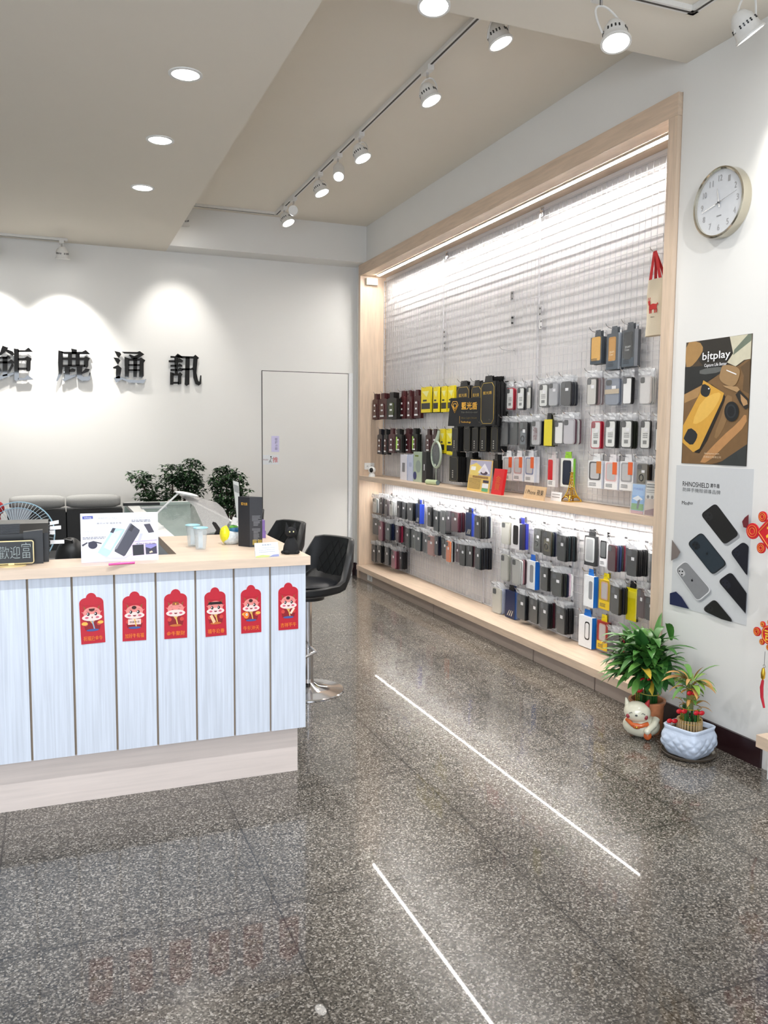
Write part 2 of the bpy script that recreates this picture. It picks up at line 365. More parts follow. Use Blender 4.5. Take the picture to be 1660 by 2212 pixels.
# ------------------------------------------------------------------ packages on hooks
def hook(y, z, L, label, k=0):
    h = thing('display_hook', label, 'hook', (XG-.004, y, z), 'wire display hooks')
    x = XG-.005
    MB().box((x-.004, y-.012, z-.03), (x+.001, y+.012, z+.014)).build('back_plate', M_chrome, h)
    MB().tube([(x, y, z), (x-L*.45, y, z-.003), (x-L*.8, y, z+.002), (x-L*.95, y, z+.014), (x-L, y, z+.026)], .0021, 6).build('prong', M_chrome, h, smooth=True)
def tiny_text(b, cy, z0, w, rows, rh, x):
    for i in range(rows):
        y = cy+w/2
        while y > cy-w/2+.002:
            l = random.uniform(.002, .006); b.box((x, max(cy-w/2, y-l), z0-i*rh-rh*.5), (x+.0003, y, z0-i*rh)); y -= l+.0015
def pack(kind, w, h, col, o):
    """parts of one hanging package: front at x=0, hole at z=0, +y is the left edge seen from the aisle"""
    P = []; col = dk_(col); C = mat(col, o.get('r', .45)) ; top = -.028
    def add(n, mb, m): P.append((n, mb, m))
    if kind in ('case', 'label', 'clear', 'armor'):
        cz = top-h/2; bc = C
        if kind == 'clear': bc = mat(col, .3, alpha=1)
        add('case', MB().rrx(.003, .013, 0, cz, w, h, w*.17), bc)
        f = MB()
        if kind == 'label':
            add('printed_insert', MB().rrx(.0015, .0035, -w*.01, cz, w*.84, h*.92, w*.13), mat((232, 233, 228), .5))
            t = MB(); tiny_text(t, -.004, cz+h*.05, w*.5, 3, .010, .0009); t.box((.0009, -w*.2, cz-h*.33), (.0013, w*.18, cz-h*.2)); add('printed_lines', t, mat((120, 122, 120), .6))
        if kind == 'armor':
            a = MB().rrx(.0005, .004, 0, cz-h*.08, w*.62, h*.5, w*.1); add('inset_plate', a, mat(o.get('c2', (90, 88, 70)), .5))
            rg = MB(); ring = [(-.001, w*.2*math.cos(t*PI/8), cz-h*.12+w*.2*math.sin(t*PI/8)) for t in range(16)]; rg.tube(ring, .003, 6, True); add('finger_ring', rg, M_black)
        cam_c = o.get('cam', (24, 24, 26) if sum(col) > 250 or kind == 'label' else (70, 72, 76))
        cb = MB().rrx(.0002, .0034, w*.24, cz+h*.5-h*.145, w*.40, h*.21, w*.1); add('camera_cutout', cb, mat(cam_c, .3))
        if kind == 'clear': add('inner_panel', MB().rrx(.0016, .0032, -.001, cz-.004, w*.86, h*.93, w*.13), mat(o.get('c2', (214, 212, 204)), .4))
        if o.get('band'): add('belly_band', MB().box((-.0005, -w*.52, cz-.012), (.0016, w*.52, cz+.014)), mat((196, 178, 150), .6))
        if o.get('txt'): P.append(('T', o['txt'], (0, cz-h*.05, w*.5, h*.55, o.get('tc', (40, 40, 40)))))
        if o.get('tag', True): add('price_tag', MB().box((-.0022, -w*.32, cz+h*.1), (-.0016, -w*.02, cz+h*.22)), M_paper)
        g = MB(); W2 = w/2+.007; rows = []
        for i in range(6):
            t = i/5; z = .012-(h+.052)*t; jit = .0035 if i < 2 else .001
            rows.append([(-.003+random.uniform(-jit, jit), W2*(1-2*j/4), z) for j in range(5)])
        g.quads(rows); add('clear_pouch', g, M_film)
        hd = MB(); rows = [[(-.004+random.uniform(-.004, .004), W2*(1-2*j/6), .014-.036*i/3) for j in range(7)] for i in range(4)]; hd.quads(rows); add('pouch_header', hd, M_head)
    elif kind in ('box', 'slim'):
        t = o.get('t', .022 if kind == 'box' else .011); cz = top-h/2
        add('carton', MB().box((0, -w/2, top-h), (t, w/2, top)), C)
        add('hang_tab', MB().prism([(t*.5, -w*.28, top-.002), (t*.5, -w*.22, .012), (t*.5, w*.22, .012), (t*.5, w*.28, top-.002)], (.001, 0, 0)), mat(o.get('tabc', col), .4))
        if o.get('side'): add('side_panel', MB().box((0.0004, -w/2-.0012, top-h+.0005), (t+.0004, -w/2-.0002, top-.0005)), mat(o['side'], .4))
        if o.get('win'): add('window', MB().rrx(-.0012, .001, o.get('wy', 0)*w, cz+o.get('wz', .05)*h, w*o.get('ww', .62), h*o.get('wh', .68), w*.12), mat(o['win'], .25))
        if o.get('win2'): add('window_inner', MB().rrx(-.0018, .0002, o.get('wy', 0)*w, cz+o.get('wz', .05)*h, w*o.get('ww', .62)*.74, h*o.get('wh', .68)*.86, w*.1), mat(o['win2'], .3))
        if o.get('sticker'): add('side_sticker', MB().box((-.0024, -w*.45, cz+h*.05), (-.0016, -w*.12, cz+h*.48)), mat(o['sticker'], .4))
        if o.get('foot'): 
            add('foot_print', MB().box((-.0014, -w*.49, top-h+.002), (0, w*.49, top-h*(1-o.get('fh', .24)))), mat(o['foot'], .5))
            tt = MB(); tiny_text(tt, w*.12, top-h*.80, w*.5, 3, h*.045, -.0020); add('printed_lines', tt, mat((70, 72, 76), .6))
        if o.get('stripes'):
            st = MB()
            for k in range(3): st.prism([(-.001, w*.30-k*w*.2, cz-h*.42), (-.001, w*.22-k*w*.2, cz-h*.42), (-.001, w*.02-k*w*.17, cz-h*.22), (-.001, w*.05-k*w*.17, cz-h*.2)], (.0008, 0, 0))
            add('swoosh_print', st, mat((206, 200, 180), .4))
        if o.get('border'):
            bd = MB(); rr = rr_pts(0, cz, w*.88, h*.93, w*.14, 1, lambda a, b: (-.001, a, b)); bd.tube(rr, .0011, 4, True); add('gold_border', bd, mat(o['border'], .4))
        if o.get('txt'): P.append(('T', o['txt'], (o.get('ty', 0)*w, cz+o.get('tz', .2)*h, w*o.get('tw', .5), h*o.get('th', .07), o.get('tc', (226, 182, 66)))))
        if o.get('dots'): 
            b2 = MB()
            for k in range(4): b2.box((-.0014, w*.05, cz-h*.1-k*.016), (-.0002, w*.16, cz-h*.1-k*.016+.009))
            add('printed_characters', b2, mat((190, 186, 176), .5))
    elif kind == 'pouch':
        t = .012; cz = top-h/2
        pts = [(0, -w/2, top-h), (0, w/2, top-h), (0, w/2, top-h*.12), (0, w*.2, top-h*.06), (0, w*.2, .008), (0, -w*.2, .008), (0, -w*.2, top-h*.06), (0, -w/2, top-h*.12)]
        add('card', MB().prism(pts, (t, 0, 0)), C)
        add('blister', MB().rrx(-.006, 0, 0, cz-h*.08, w*.5, h*.6, w*.15), mat(o.get('c2', (70, 20, 26)), .15))
        for y0, y1, z0, z1 in ((-.1, .12, .1, .18), (-.1, .12, -.14, -.07), (-.22, .22, -.4, -.33)): add('white_label', MB().box((-.0075, w*y0, cz+h*z0), (-.0055, w*y1, cz+h*z1)), M_paper)
        if o.get('gl'): add('green_flash', MB().prism([(-.0072, w*.3, cz-h*.4), (-.0072, w*.12, cz-h*.4), (-.0072, w*.02, cz), (-.0072, w*.12, cz+h*.3), (-.0072, w*.3, cz+h*.3)], (.001, 0, 0)), mat((170, 214, 90), .4))
    elif kind == 'ycard':
        t = .016; cz = top-h/2
        add('card', MB().box((0, -w/2, top-h), (t, w/2, .008)), C)
        add('printed_block', MB().box((-.001, -w*.45, cz-h*.34), (0, w*.45, cz-h*.06)).box((-.001, -w*.1, cz+h*.02), (0, w*.3, cz+h*.1)), M_black)
        add('seal', MB().prism([(-.0015, w*.4, cz+h*.5), (-.0015, -w*.35, cz+h*.5), (-.0015, -w*.1, cz+h*.22)], (.001, 0, 0)), mat((236, 232, 150), .4))
    return P
def dk_(c): return tuple(int(x*.72) for x in c) if max(c) < 135 else c
def backmesh(kind, w, h, col, o):
    b = MB(); top = -.028
    if kind in ('case', 'label', 'clear', 'armor'):
        b.rrx(.003, .0125, 0, top-h/2, w, h, w*.17)
        b.m = 1; rows = [[(.004+random.uniform(-.003, .003), (w/2+.005)*(1-2*j/4), .012-.038*i/2) for j in range(5)] for i in range(3)]; b.quads(rows)
    elif kind in ('box', 'slim', 'ycard'):
        b.box((0, -w/2, top-h), (min(o.get('t', .011 if kind != 'box' else .02), .02), w/2, top)); b.m = 0; b.box((.004, -w*.25, top-.001), (.005, w*.25, .01))
    else:
        b.box((0, -w/2, top-h), (.009, w/2, top-h*.1)); b.box((0, -w*.2, top-h*.1), (.008, w*.2, .008))
    return b
NPACK = [0]
def stack(row, idx, u0, u1, v0, v1, kind, col, desc, n=1, **o):
    """front package spans u0..u1, v0..v1 in the photo; n packages deep on its hook"""
    t = {'case': .015, 'label': .016, 'clear': .015, 'armor': .016, 'box': .024, 'slim': .013, 'pouch': .016, 'ycard': .018}[kind]
    if kind == 'box' and 't' in o: t = o['t']+.002
    s = o.get('s', t); xf = o.get('xf', max(2.862, 2.972-n*s))
    if u0 < 862: xf = min(xf, 2.868)
    if n > 1: s = min(s, (2.974-xf)/n)
    a = atx(u0, v0, xf); b = atx(u1, v1, xf); am = atx((u0+u1)/2, v0, xf); bm_ = atx((u0+u1)/2, v1, xf)
    w = abs(a.y-b.y); h = am.z-bm_.z; y = max(3.345+w/2, min(am.y, 7.592-w/2)); z = am.z+.028
    where = '%s hook, %s' % (ORD[idx], row)
    cat = {'case': 'phone case', 'label': 'phone case', 'clear': 'phone case', 'armor': 'phone case', 'box': 'boxed case', 'slim': 'boxed film', 'pouch': 'cable pack', 'ycard': 'accessory pack'}[kind]
    nm = {'case': 'phone_case_pack', 'label': 'phone_case_pack', 'clear': 'phone_case_pack', 'armor': 'phone_case_pack', 'box': 'boxed_phone_case', 'slim': 'boxed_screen_film', 'pouch': 'cable_pack', 'ycard': 'yellow_accessory_pack'}[kind]
    grp = 'packages on the hooks, '+row
    tilt = random.uniform(-.10, .10) if kind in ('case', 'clear', 'pouch') else random.uniform(-.03, .03)
    r = thing(nm, '%s, %s' % (desc, where), cat, (xf, y, z), grp, rz=tilt)
    first = None
    for p in pack(kind, w, h, col, o):
        if p[0] == 'T':
            cy, cz, tw, th, tc = p[2]
            ORG['_tmp'] = Vector((0, 0, 0)); q = text(p[1], 'lettering', mat(tc, .5), None, (-.0022, cy, cz), RX, UP, tw, th)
            if q: q.parent = first or r
            continue
        me = p[1].mesh(p[2], (0, 0, 0), False, p[0]); q = bpy.data.objects.new(p[0], me); COL.objects.link(q); q.parent = r
        if first is None: first = q
        elif p[0] not in ('clear_pouch', 'pouch_header', 'hang_tab', 'blister'): q.parent = first
    cols = o.get('cols') or [col]
    ms = {}
    for k in range(1, n):
        c = cols[(k-1) % len(cols)]
        if c not in ms: ms[c] = backmesh(kind, w, h, c, o).mesh([mat(dk_(c), .45), M_head], (0, 0, 0), False, nm)
        q = bpy.data.objects.new(nm, ms[c]); COL.objects.link(q); q.location = (xf+k*s, y+random.uniform(-.004, .004), z-random.uniform(0, .006)); q.rotation_euler = (random.uniform(-.02, .02), 0.0, tilt+random.uniform(-.012, .012))
        tag(q, '%s %s behind the front, %s' % (cname(c)+' '+cat, ORD[k-1], where), cat, grp)
    hook(y, z, min(.135, XG-xf+.045), '%s chrome wire hook from the left, %s' % (ORD[idx], row))
    NPACK[0] += n
def cname(c):
    r, g, b = c; m = max(c); 
    if m < 60: return 'black'
    if m-min(c) < 26: return 'white' if m > 200 else ('silver grey' if m > 140 else 'dark grey')
    if r > g and r > b: return 'yellow' if g > .75*r and b < .6*r else ('red' if r > 160 else 'burgundy') if g < .6*r else 'tan'
    if b >= r and b >= g: return 'blue'
    return 'olive'
BLK = (22, 22, 25); DG = (52, 55, 60); MG = (86, 90, 94); GG = (112, 118, 116); SIL = (188, 190, 188); NAVY = (28, 36, 66); BLUE = (24, 62, 150); PINK = (150, 100, 112); DP = (168, 124, 118); BUR = (92, 22, 42); OL = (70, 68, 52); YEL = (236, 214, 20); WHT = (238, 238, 236); MAR = (92, 26, 30); OR = (220, 128, 84)
def rowdef(row, items):
    for i, it in enumerate(items):
        a = it[:8]; o = it[8] if len(it) > 8 else {}
        stack(row, i, *a[:4], a[4], a[5], a[6], a[7], **o)
UP1 = 'highest long row'; UP2 = 'second long row'; UP3 = 'long row above shelf'
# upper grid, top packed row
rowdef(UP1, [
 (805, 817, 859, 906, 'pouch', MAR, 'maroon cable pack against the far side board', 3),
 (818, 836, 858, 905, 'pouch', (104, 30, 36), 'wide maroon cable pack with white plug', 4),
 (838, 855, 856, 905, 'pouch', (40, 36, 30), 'black and olive cable pack', 4, dict(c2=(60, 70, 30))),
 (864, 876, 853, 904, 'pouch', (112, 34, 38), 'reddish brown cable pack', 3),
 (879, 890, 852, 904, 'pouch', (100, 32, 36), 'maroon cable pack with white labels', 3),
 (894, 908, 851, 903, 'pouch', MAR, 'narrow maroon cable pack', 2),
 (911, 930, 845, 891, 'ycard', YEL, 'wide bright yellow accessory pack', 3, dict(cols=[BLK])),
 (937, 947, 845, 890, 'ycard', YEL, 'narrow bright yellow accessory pack', 3, dict(cols=[BLK])),
 (954, 965, 844, 890, 'ycard', YEL, 'yellow accessory pack with black band', 2),
 (968, 982, 843, 889, 'ycard', YEL, 'yellow accessory pack touching the black sign', 2),
 (987, 1015, 834, 905, 'box', (24, 24, 26), 'tall black film box with gold border', 3, dict(border=(214, 176, 70), txt='藍光盾', tz=.22, tw=.6, th=.1, t=.012)),
 (1019, 1040, 833, 905, 'box', (24, 24, 26), 'partly covered tall black film box', 3, dict(border=(214, 176, 70), txt='藍光盾', tz=.22, tw=.6, th=.1, t=.012)),
 (1040, 1069, 824, 918, 'box', (20, 20, 22), 'largest black film box with bright gold border', 7, dict(border=(230, 196, 80), txt='藍光盾', tz=.24, tw=.6, th=.07, t=.012, xf=2.85, s=.0155)),
 (1095, 1109, 838, 884, 'label', (176, 44, 58), 'red rimmed phone case with white insert', 2),
 (1118, 1132, 837, 884, 'label', (40, 40, 42), 'black rimmed phone case with white insert', 2),
 (1138, 1147, 835, 882, 'clear', (60, 60, 60), 'slim clear phone case turned sideways', 1),
 (1165, 1183, 830, 879, 'label', (30, 30, 32), 'black rimmed phone case with dark camera window', 2),
 (1186, 1205, 826, 876, 'clear', (150, 152, 156), 'grey phone case in cloudy pouch', 3, dict(c2=(176, 178, 182))),
 (1212, 1233, 824, 875, 'case', (72, 72, 74), 'charcoal phone case with price tag', 4, dict(cols=[(58, 60, 72), (90, 92, 96)]))])
UN = 'upper grid beside the tote bag'
UT = 'row beside tote'
rowdef(UT, [
 (1278, 1300, 728, 786, 'box', (110, 116, 122), 'grey case box with patterned gold case', 2, dict(win=(206, 160, 84), ww=.8, wh=.9, side=(60, 66, 72), foot=(74, 82, 90), fh=.12)),
 (1313, 1336, 720, 798, 'box', (118, 126, 134), 'grey case box with tan case', 2, dict(win=(176, 130, 70), win2=(186, 140, 78), wz=.06, side=(150, 156, 164), foot=(84, 94, 104), txt='SNAP!\nCase', tz=-.05, tw=.4, th=.12, tc=(236, 226, 200))),
 (1347, 1371, 712, 792, 'box', (112, 118, 124), 'grey case box with charcoal case', 2, dict(win=(58, 60, 62), win2=(66, 68, 70), wz=.04, ww=.75, wh=.8, side=(146, 152, 160), foot=(84, 94, 104), txt='SNAP!\nCase', tz=0, tw=.45, th=.13, tc=(226, 226, 226)))])
UR1 = 'right row below tote'
rowdef(UR1, [
 (1269, 1288, 816, 874, 'clear', (96, 92, 88), 'clear phone case with brown rim', 4, dict(cols=[(150, 130, 130), (176, 168, 168)], c2=(206, 203, 196))),
 (1309, 1337, 818, 874, 'case', (128, 136, 150), 'slate blue phone case with beige band', 2, dict(band=1)),
 (1347, 1364, 814, 872, 'clear', (40, 40, 42), 'bright white phone case with black edge', 2, dict(c2=(246, 246, 244), tag=False)),
 (1384, 1405, 812, 872, 'clear', (206, 204, 202), 'milky white phone case in crumpled pouch', 3, dict(c2=(214, 212, 210), tag=False, cols=[SIL]))
])
rowdef(UP2, [
 (815, 827, 935, 981, 'pouch', (34, 36, 50), 'navy black cable pack', 3),
 (829, 838, 935, 981, 'pouch', (40, 38, 40), 'black cable pack beside the navy one', 3),
 (841, 852, 934, 978, 'pouch', (110, 60, 64), 'pinkish cable pack with white plug', 2),
 (856, 867, 935, 977, 'pouch', (24, 26, 22), 'black cable pack with green flash', 3, dict(gl=1)),
 (874, 886, 934, 978, 'pouch', (118, 70, 72), 'dusty pink cable pack', 3),
 (890, 902, 934, 976, 'pouch', (26, 28, 22), 'second black cable pack with green flash', 3, dict(gl=1)),
 (920, 932, 936, 978, 'pouch', (92, 58, 54), 'brown cable pack left of the racket', 2),
 (934, 946, 936, 976, 'pouch', (96, 64, 66), 'brown cable pack behind the racket', 2),
 (951, 961, 936, 979, 'ycard', YEL, 'yellow accessory pack right of the racket', 2, dict(cols=[BLK])),
 (966, 980, 936, 982, 'ycard', (236, 222, 40), 'yellow accessory pack left of black boxes', 2),
 (977, 990, 924, 974, 'slim', (26, 26, 26), 'slim black film box nearest the yellow packs', 6, dict(border=(96, 90, 70), dots=1)),
 (1003, 1016, 924, 974, 'slim', (26, 26, 26), 'slim black film box with thin border', 5, dict(border=(96, 90, 70))),
 (1021, 1033, 924, 975, 'slim', (28, 28, 28), 'slim black film box with printed column', 5, dict(border=(96, 90, 70), dots=1)),
 (1038, 1051, 923, 975, 'slim', (26, 26, 26), 'slim black film box below the sign edge', 5, dict(border=(120, 110, 76), dots=1)),
 (1062, 1076, 922, 976, 'slim', (26, 26, 26), 'slim black film box below the largest box', 6, dict(border=(120, 110, 76), dots=1)),
 (1084, 1098, 912, 960, 'case', (58, 62, 66), 'slate phone case with white header', 4, dict(tag=False, cols=[(40, 42, 46)])),
 (1102, 1118, 912, 961, 'case', (44, 50, 54), 'dark slate phone case, slightly turned', 3, dict(tag=False, cols=[(120, 30, 50)])),
 (1123, 1138, 911, 970, 'armor', (34, 36, 40), 'black armoured phone case', 4, dict(c2=(96, 104, 112))),
 (1150, 1166, 908, 961, 'clear', (150, 150, 152), 'silver phone case with red black calligraphy', 3, dict(c2=(186, 186, 188), txt='強\n悍', tc=(120, 40, 46), tag=False, cols=[NAVY, BLK])),
 (1177, 1193, 906, 963, 'box', (226, 210, 50), 'yellow case box with black top', 3, dict(tabc=BLK, side=(60, 60, 30), t=.014, cols=[(60, 60, 30)])),
 (1200, 1215, 910, 958, 'clear', (40, 40, 42), 'white phone case with black edge beside silver pouches', 2, dict(c2=(246, 246, 244), tag=False)),
 (1220, 1238, 905, 959, 'clear', (170, 166, 170), 'silver phone case in crumpled pouch', 4, dict(c2=(190, 188, 192), tag=False, cols=[(130, 90, 104), SIL]))])
UR2 = 'right row two below tote'
rowdef(UR2, [
 (1278, 1297, 910, 969, 'label', (184, 34, 56), 'red rimmed phone case, biggest red one', 2, dict(cam=(150, 36, 50))),
 (1309, 1329, 908, 967, 'label', (30, 32, 34), 'black rimmed phone case right of the red one', 3),
 (1344, 1364, 908, 968, 'label', (40, 42, 38), 'olive black rimmed phone case', 3, dict(cols=[(50, 58, 44)])),
 (1385, 1404, 908, 970, 'label', (34, 34, 34), 'black rimmed phone case, second from the frame', 1),
 (1418, 1434, 911, 976, 'label', (34, 34, 34), 'half hidden black rimmed phone case', 1)])
BX = dict(win=(160, 160, 162), win2=(186, 186, 188), wz=.13, ww=.84, wh=.66, foot=(232, 232, 232), sticker=(222, 100, 50), side=(206, 210, 220), t=.02)
rowdef(UP3, [
 (972, 990, 986, 1040, 'slim', (24, 24, 24), 'slim black film box nearest the shelf', 7, dict(border=(120, 110, 76), dots=1)),
 (1010, 1022, 988, 1040, 'slim', (26, 26, 26), 'slim black film box behind the yellow flyer', 5),
 (1066, 1076, 992, 1040, 'slim', (26, 26, 26), 'slim black film box behind the red envelope', 4, dict(border=(96, 90, 70))),
 (1088, 1107, 986, 1038, 'box', (224, 224, 226), 'white window box with orange sticker', 2, dict(BX, sticker=(214, 84, 40))),
 (1110, 1130, 986, 1039, 'box', (224, 222, 224), 'white window box with pinkish case', 2, dict(BX, win=(196, 160, 160))),
 (1135, 1155, 986, 1042, 'box', (224, 224, 228), 'white window box with bluish rim', 2, dict(BX, win=(130, 140, 168))),
 (1186, 1201, 990, 1052, 'box', (216, 206, 206), 'white box with jagged red flash', 1, dict(foot=(236, 236, 236), win=(206, 36, 44), wy=.2, ww=.6, wh=.8)),
 (1214, 1238, 990, 1052, 'box', (232, 234, 228), 'green tabbed white box with navy case', 1, dict(t=.016, tabc=(150, 206, 50), win=(26, 34, 52), win2=(30, 40, 60), wz=0, wh=.86, ww=.68, side=(120, 190, 60)))])
UR3 = 'right row above shelf'
rowdef(UR3, [
 (1273, 1300, 995, 1055, 'box', (224, 224, 224), 'white window box with brown orange sticker', 2, dict(BX, win=(90, 90, 92), sticker=(196, 120, 60))),
 (1308, 1335, 997, 1058, 'box', (226, 222, 224), 'white window box with pink case and orange sticker', 2, dict(BX, win=(214, 176, 176))),
 (1342, 1368, 997, 1060, 'box', (224, 224, 226), 'white window box with clear case and orange sticker', 2, dict(BX)),
 (1377, 1398, 1002, 1050, 'armor', (130, 122, 104), 'grey green armoured case with finger ring', 3, dict(c2=(116, 112, 92), cols=[(50, 44, 40)])),
 (1415, 1430, 1002, 1048, 'clear', (70, 52, 44), 'half hidden brown rimmed case', 2)])
LO1 = 'far lower top row'; LO2 = 'far lower second row'; LO3 = 'far lower bottom row'
def L3(x0, x1, y0, y1): return (780+x0/5.1875, 780+x1/5.1875, 1040+y0/5.1875, 1040+y1/5.1875)
rowdef(LO1, [
 (*L3(130, 175, 188, 348), 'clear', (150, 156, 154), 'pale silver phone case by the side board', 6, dict(cols=[SIL, (120, 124, 124)])),
 (*L3(208, 238, 180, 362), 'case', (84, 76, 78), 'brownish grey phone case', 5, dict(cols=[BLK])),
 (*L3(262, 296, 205, 385), 'case', (128, 116, 118), 'pinkish grey phone case', 4, dict(cols=[(150, 140, 142)])),
 (*L3(320, 352, 215, 385), 'clear', (170, 172, 170), 'silver white phone case', 6, dict(cols=[SIL, (206, 206, 204)])),
 (*L3(400, 432, 220, 405), 'case', DG, 'dark grey phone case', 4, dict(cols=[BLK])),
 (*L3(455, 490, 235, 420), 'case', MG, 'mid grey phone case', 5, dict(cols=[BLK, (150, 150, 150)])),
 (*L3(528, 568, 240, 440), 'case', (70, 74, 78), 'slate grey phone case', 5, dict(cols=[BLK])),
 (*L3(615, 658, 252, 470), 'box', (26, 48, 92), 'navy case box with white stripes', 2, dict(tabc=BLK, stripes=1, side=(28, 60, 170), cols=[(28, 60, 170)])),
 (*L3(742, 782, 285, 505), 'case', (44, 46, 52), 'charcoal phone case', 6, dict(cols=[BLK])),
 (*L3(818, 862, 330, 560), 'case', (68, 74, 78), 'slate phone case beside white edge', 4, dict(cols=[BLK, WHT])),
 (*L3(893, 940, 325, 590), 'case', (82, 90, 92), 'long grey green phone case', 4, dict(cols=[(60, 50, 60)])),
 (*L3(958, 995, 330, 560), 'case', (62, 40, 66), 'dark purple phone case', 4, dict(cols=[BUR, (50, 44, 90)])),
 (*L3(1020, 1078, 345, 565), 'case', (120, 66, 78), 'burgundy pink phone case', 5, dict(cols=[BUR, (60, 30, 50)])),
 (*L3(1180, 1240, 352, 612), 'box', (26, 48, 92), 'navy case box with white stripes, nearer one', 2, dict(tabc=BLK, stripes=1, side=(28, 60, 170), cols=[(28, 60, 170)])),
 (*L3(1272, 1332, 385, 635), 'case', (52, 48, 44), 'brownish black phone case', 7, dict(cols=[BLK, BLK, (120, 120, 120), BLK, NAVY, SIL]))])
rowdef(LO2, [
 (*L3(137, 183, 415, 595), 'case', (96, 92, 90), 'warm grey phone case', 3),
 (*L3(193, 236, 445, 662), 'case', PINK, 'dusty pink phone case', 5, dict(cols=[(120, 60, 76), BUR])),
 (*L3(278, 318, 470, 655), 'case', (86, 98, 100), 'grey green phone case', 6, dict(cols=[NAVY, (30, 50, 100), NAVY])),
 (*L3(395, 418, 495, 680), 'case', (110, 70, 80), 'mauve phone case', 4, dict(cols=[BUR, (140, 30, 60)])),
 (*L3(440, 488, 500, 708), 'case', (86, 92, 94), 'slate phone case with two price tags', 3),
 (*L3(495, 540, 525, 738), 'case', (82, 94, 92), 'green grey phone case', 4, dict(cols=[BLK])),
 (*L3(568, 608, 540, 750), 'case', (86, 96, 94), 'narrow green grey phone case', 3),
 (*L3(614, 662, 565, 780), 'case', (66, 78, 82), 'teal grey phone case', 4, dict(cols=[(26, 30, 46)])),
 (*L3(698, 745, 590, 802), 'case', (58, 64, 74), 'blue grey phone case', 3),
 (*L3(750, 806, 612, 828), 'case', DP, 'rose beige phone case', 3),
 (*L3(825, 862, 610, 825), 'case', (30, 36, 56), 'navy phone case in shiny pouch', 4, dict(cols=[NAVY])),
 (*L3(912, 958, 640, 870), 'case', (58, 44, 42), 'dark brown phone case', 3, dict(cols=[BLK])),
 (*L3(955, 996, 670, 902), 'case', OR, 'orange phone case', 5, dict(cols=[SIL, (60, 60, 64), SIL, BLUE])),
 (*L3(1064, 1094, 700, 905), 'case', (86, 30, 50), 'burgundy phone case beside the blue one', 3, dict(cols=[BUR])),
 (*L3(1108, 1160, 710, 945), 'case', (34, 36, 36), 'black phone case with white price tag', 6, dict(cols=[BLK, BLK, BLK, BUR])),
 (*L3(1195, 1240, 720, 955), 'case', (30, 30, 32), 'black phone case before burgundy ones', 5, dict(cols=[BUR, BLK, BUR])),
 (*L3(1282, 1330, 745, 985), 'case', (40, 48, 52), 'slate black phone case at the grid seam', 7, dict(cols=[BLK, (30, 34, 44)]))])
rowdef(LO3, [
 (*L3(98, 142, 705, 890), 'case', (44, 50, 54), 'dark grey phone case with glossy pouch', 5, dict(cols=[BLK])),
 (*L3(178, 222, 715, 905), 'case', (36, 40, 44), 'blacker phone case with glossy pouch', 5, dict(cols=[BLK])),
 (*L3(264, 312, 740, 935), 'case', (88, 94, 96), 'grey phone case above the bench', 4, dict(cols=[BLK])),
 (*L3(335, 384, 775, 975), 'case', (142, 86, 100), 'rose burgundy phone case above the bench', 6, dict(cols=[(130, 50, 70), BUR, (120, 70, 84)])),
 (*L3(428, 456, 790, 980), 'case', (46, 50, 56), 'charcoal phone case at the row end', 4, dict(cols=[BLK]))])
MI1 = 'middle lower top row'; MI2 = 'middle lower second row'; MI3 = 'middle lower bottom row'
NE1 = 'near lower top row'; NE2 = 'near lower second row'; NE3 = 'near lower bottom row'
def L4(x0, x1, y0, y1): return (1040+x0/4.15, 1040+x1/4.15, 1080+y0/4.15, 1080+y1/4.15)
YB_ = dict(tabc=(236, 214, 20))
rowdef(MI1, [
 (*L4(188, 246, 200, 398), 'clear', (176, 174, 160), 'silver phone case under a yellow tag', 2, dict(c2=(190, 188, 178), tag=False)),
 (*L4(272, 345, 210, 440), 'box', (226, 226, 228), 'white window box with slanted black case', 3, dict(win=(30, 30, 32), wy=-.05, ww=.6, wh=.75, side=(40, 44, 60), cols=[(60, 50, 70), (40, 50, 150)])),
 (*L4(472, 530, 258, 468), 'armor', (52, 52, 46), 'dark green armoured case with ring', 3, dict(c2=(70, 74, 66))),
 (*L4(556, 622, 280, 500), 'armor', (64, 60, 42), 'olive armoured case with ring', 5, dict(c2=(96, 88, 60), cols=[(40, 50, 50), NAVY])),
 (*L4(688, 748, 320, 548), 'case', (26, 30, 32), 'matte black phone case with white sticker', 6, dict(cols=[BLK, (24, 44, 50)]))])
rowdef(MI2, [
 (*L4(180, 236, 490, 725), 'clear', (170, 170, 160), 'pale silver phone case', 2, dict(c2=(188, 187, 178), tag=False)),
 (*L4(276, 345, 530, 755), 'clear', (160, 160, 156), 'silver phone case with recycling mark', 6, dict(c2=(178, 178, 172), tag=False, cols=[SIL, (150, 110, 116), (90, 60, 70)])),
 (*L4(408, 484, 545, 798), 'box', (236, 238, 240), 'white box with bright blue side', 1, dict(t=.034, win=(150, 150, 152), ww=.4, wh=.62, wy=-.12, side=(20, 110, 206), tabc=(20, 100, 200))),
 (*L4(537, 592, 605, 815), 'case', (54, 54, 50), 'olive black phone case with white label', 3),
 (*L4(642, 712, 655, 865), 'case', (50, 54, 44), 'dark olive phone case with white label', 6, dict(cols=[BLK, (40, 50, 40), NAVY, (206, 180, 196), WHT]))])
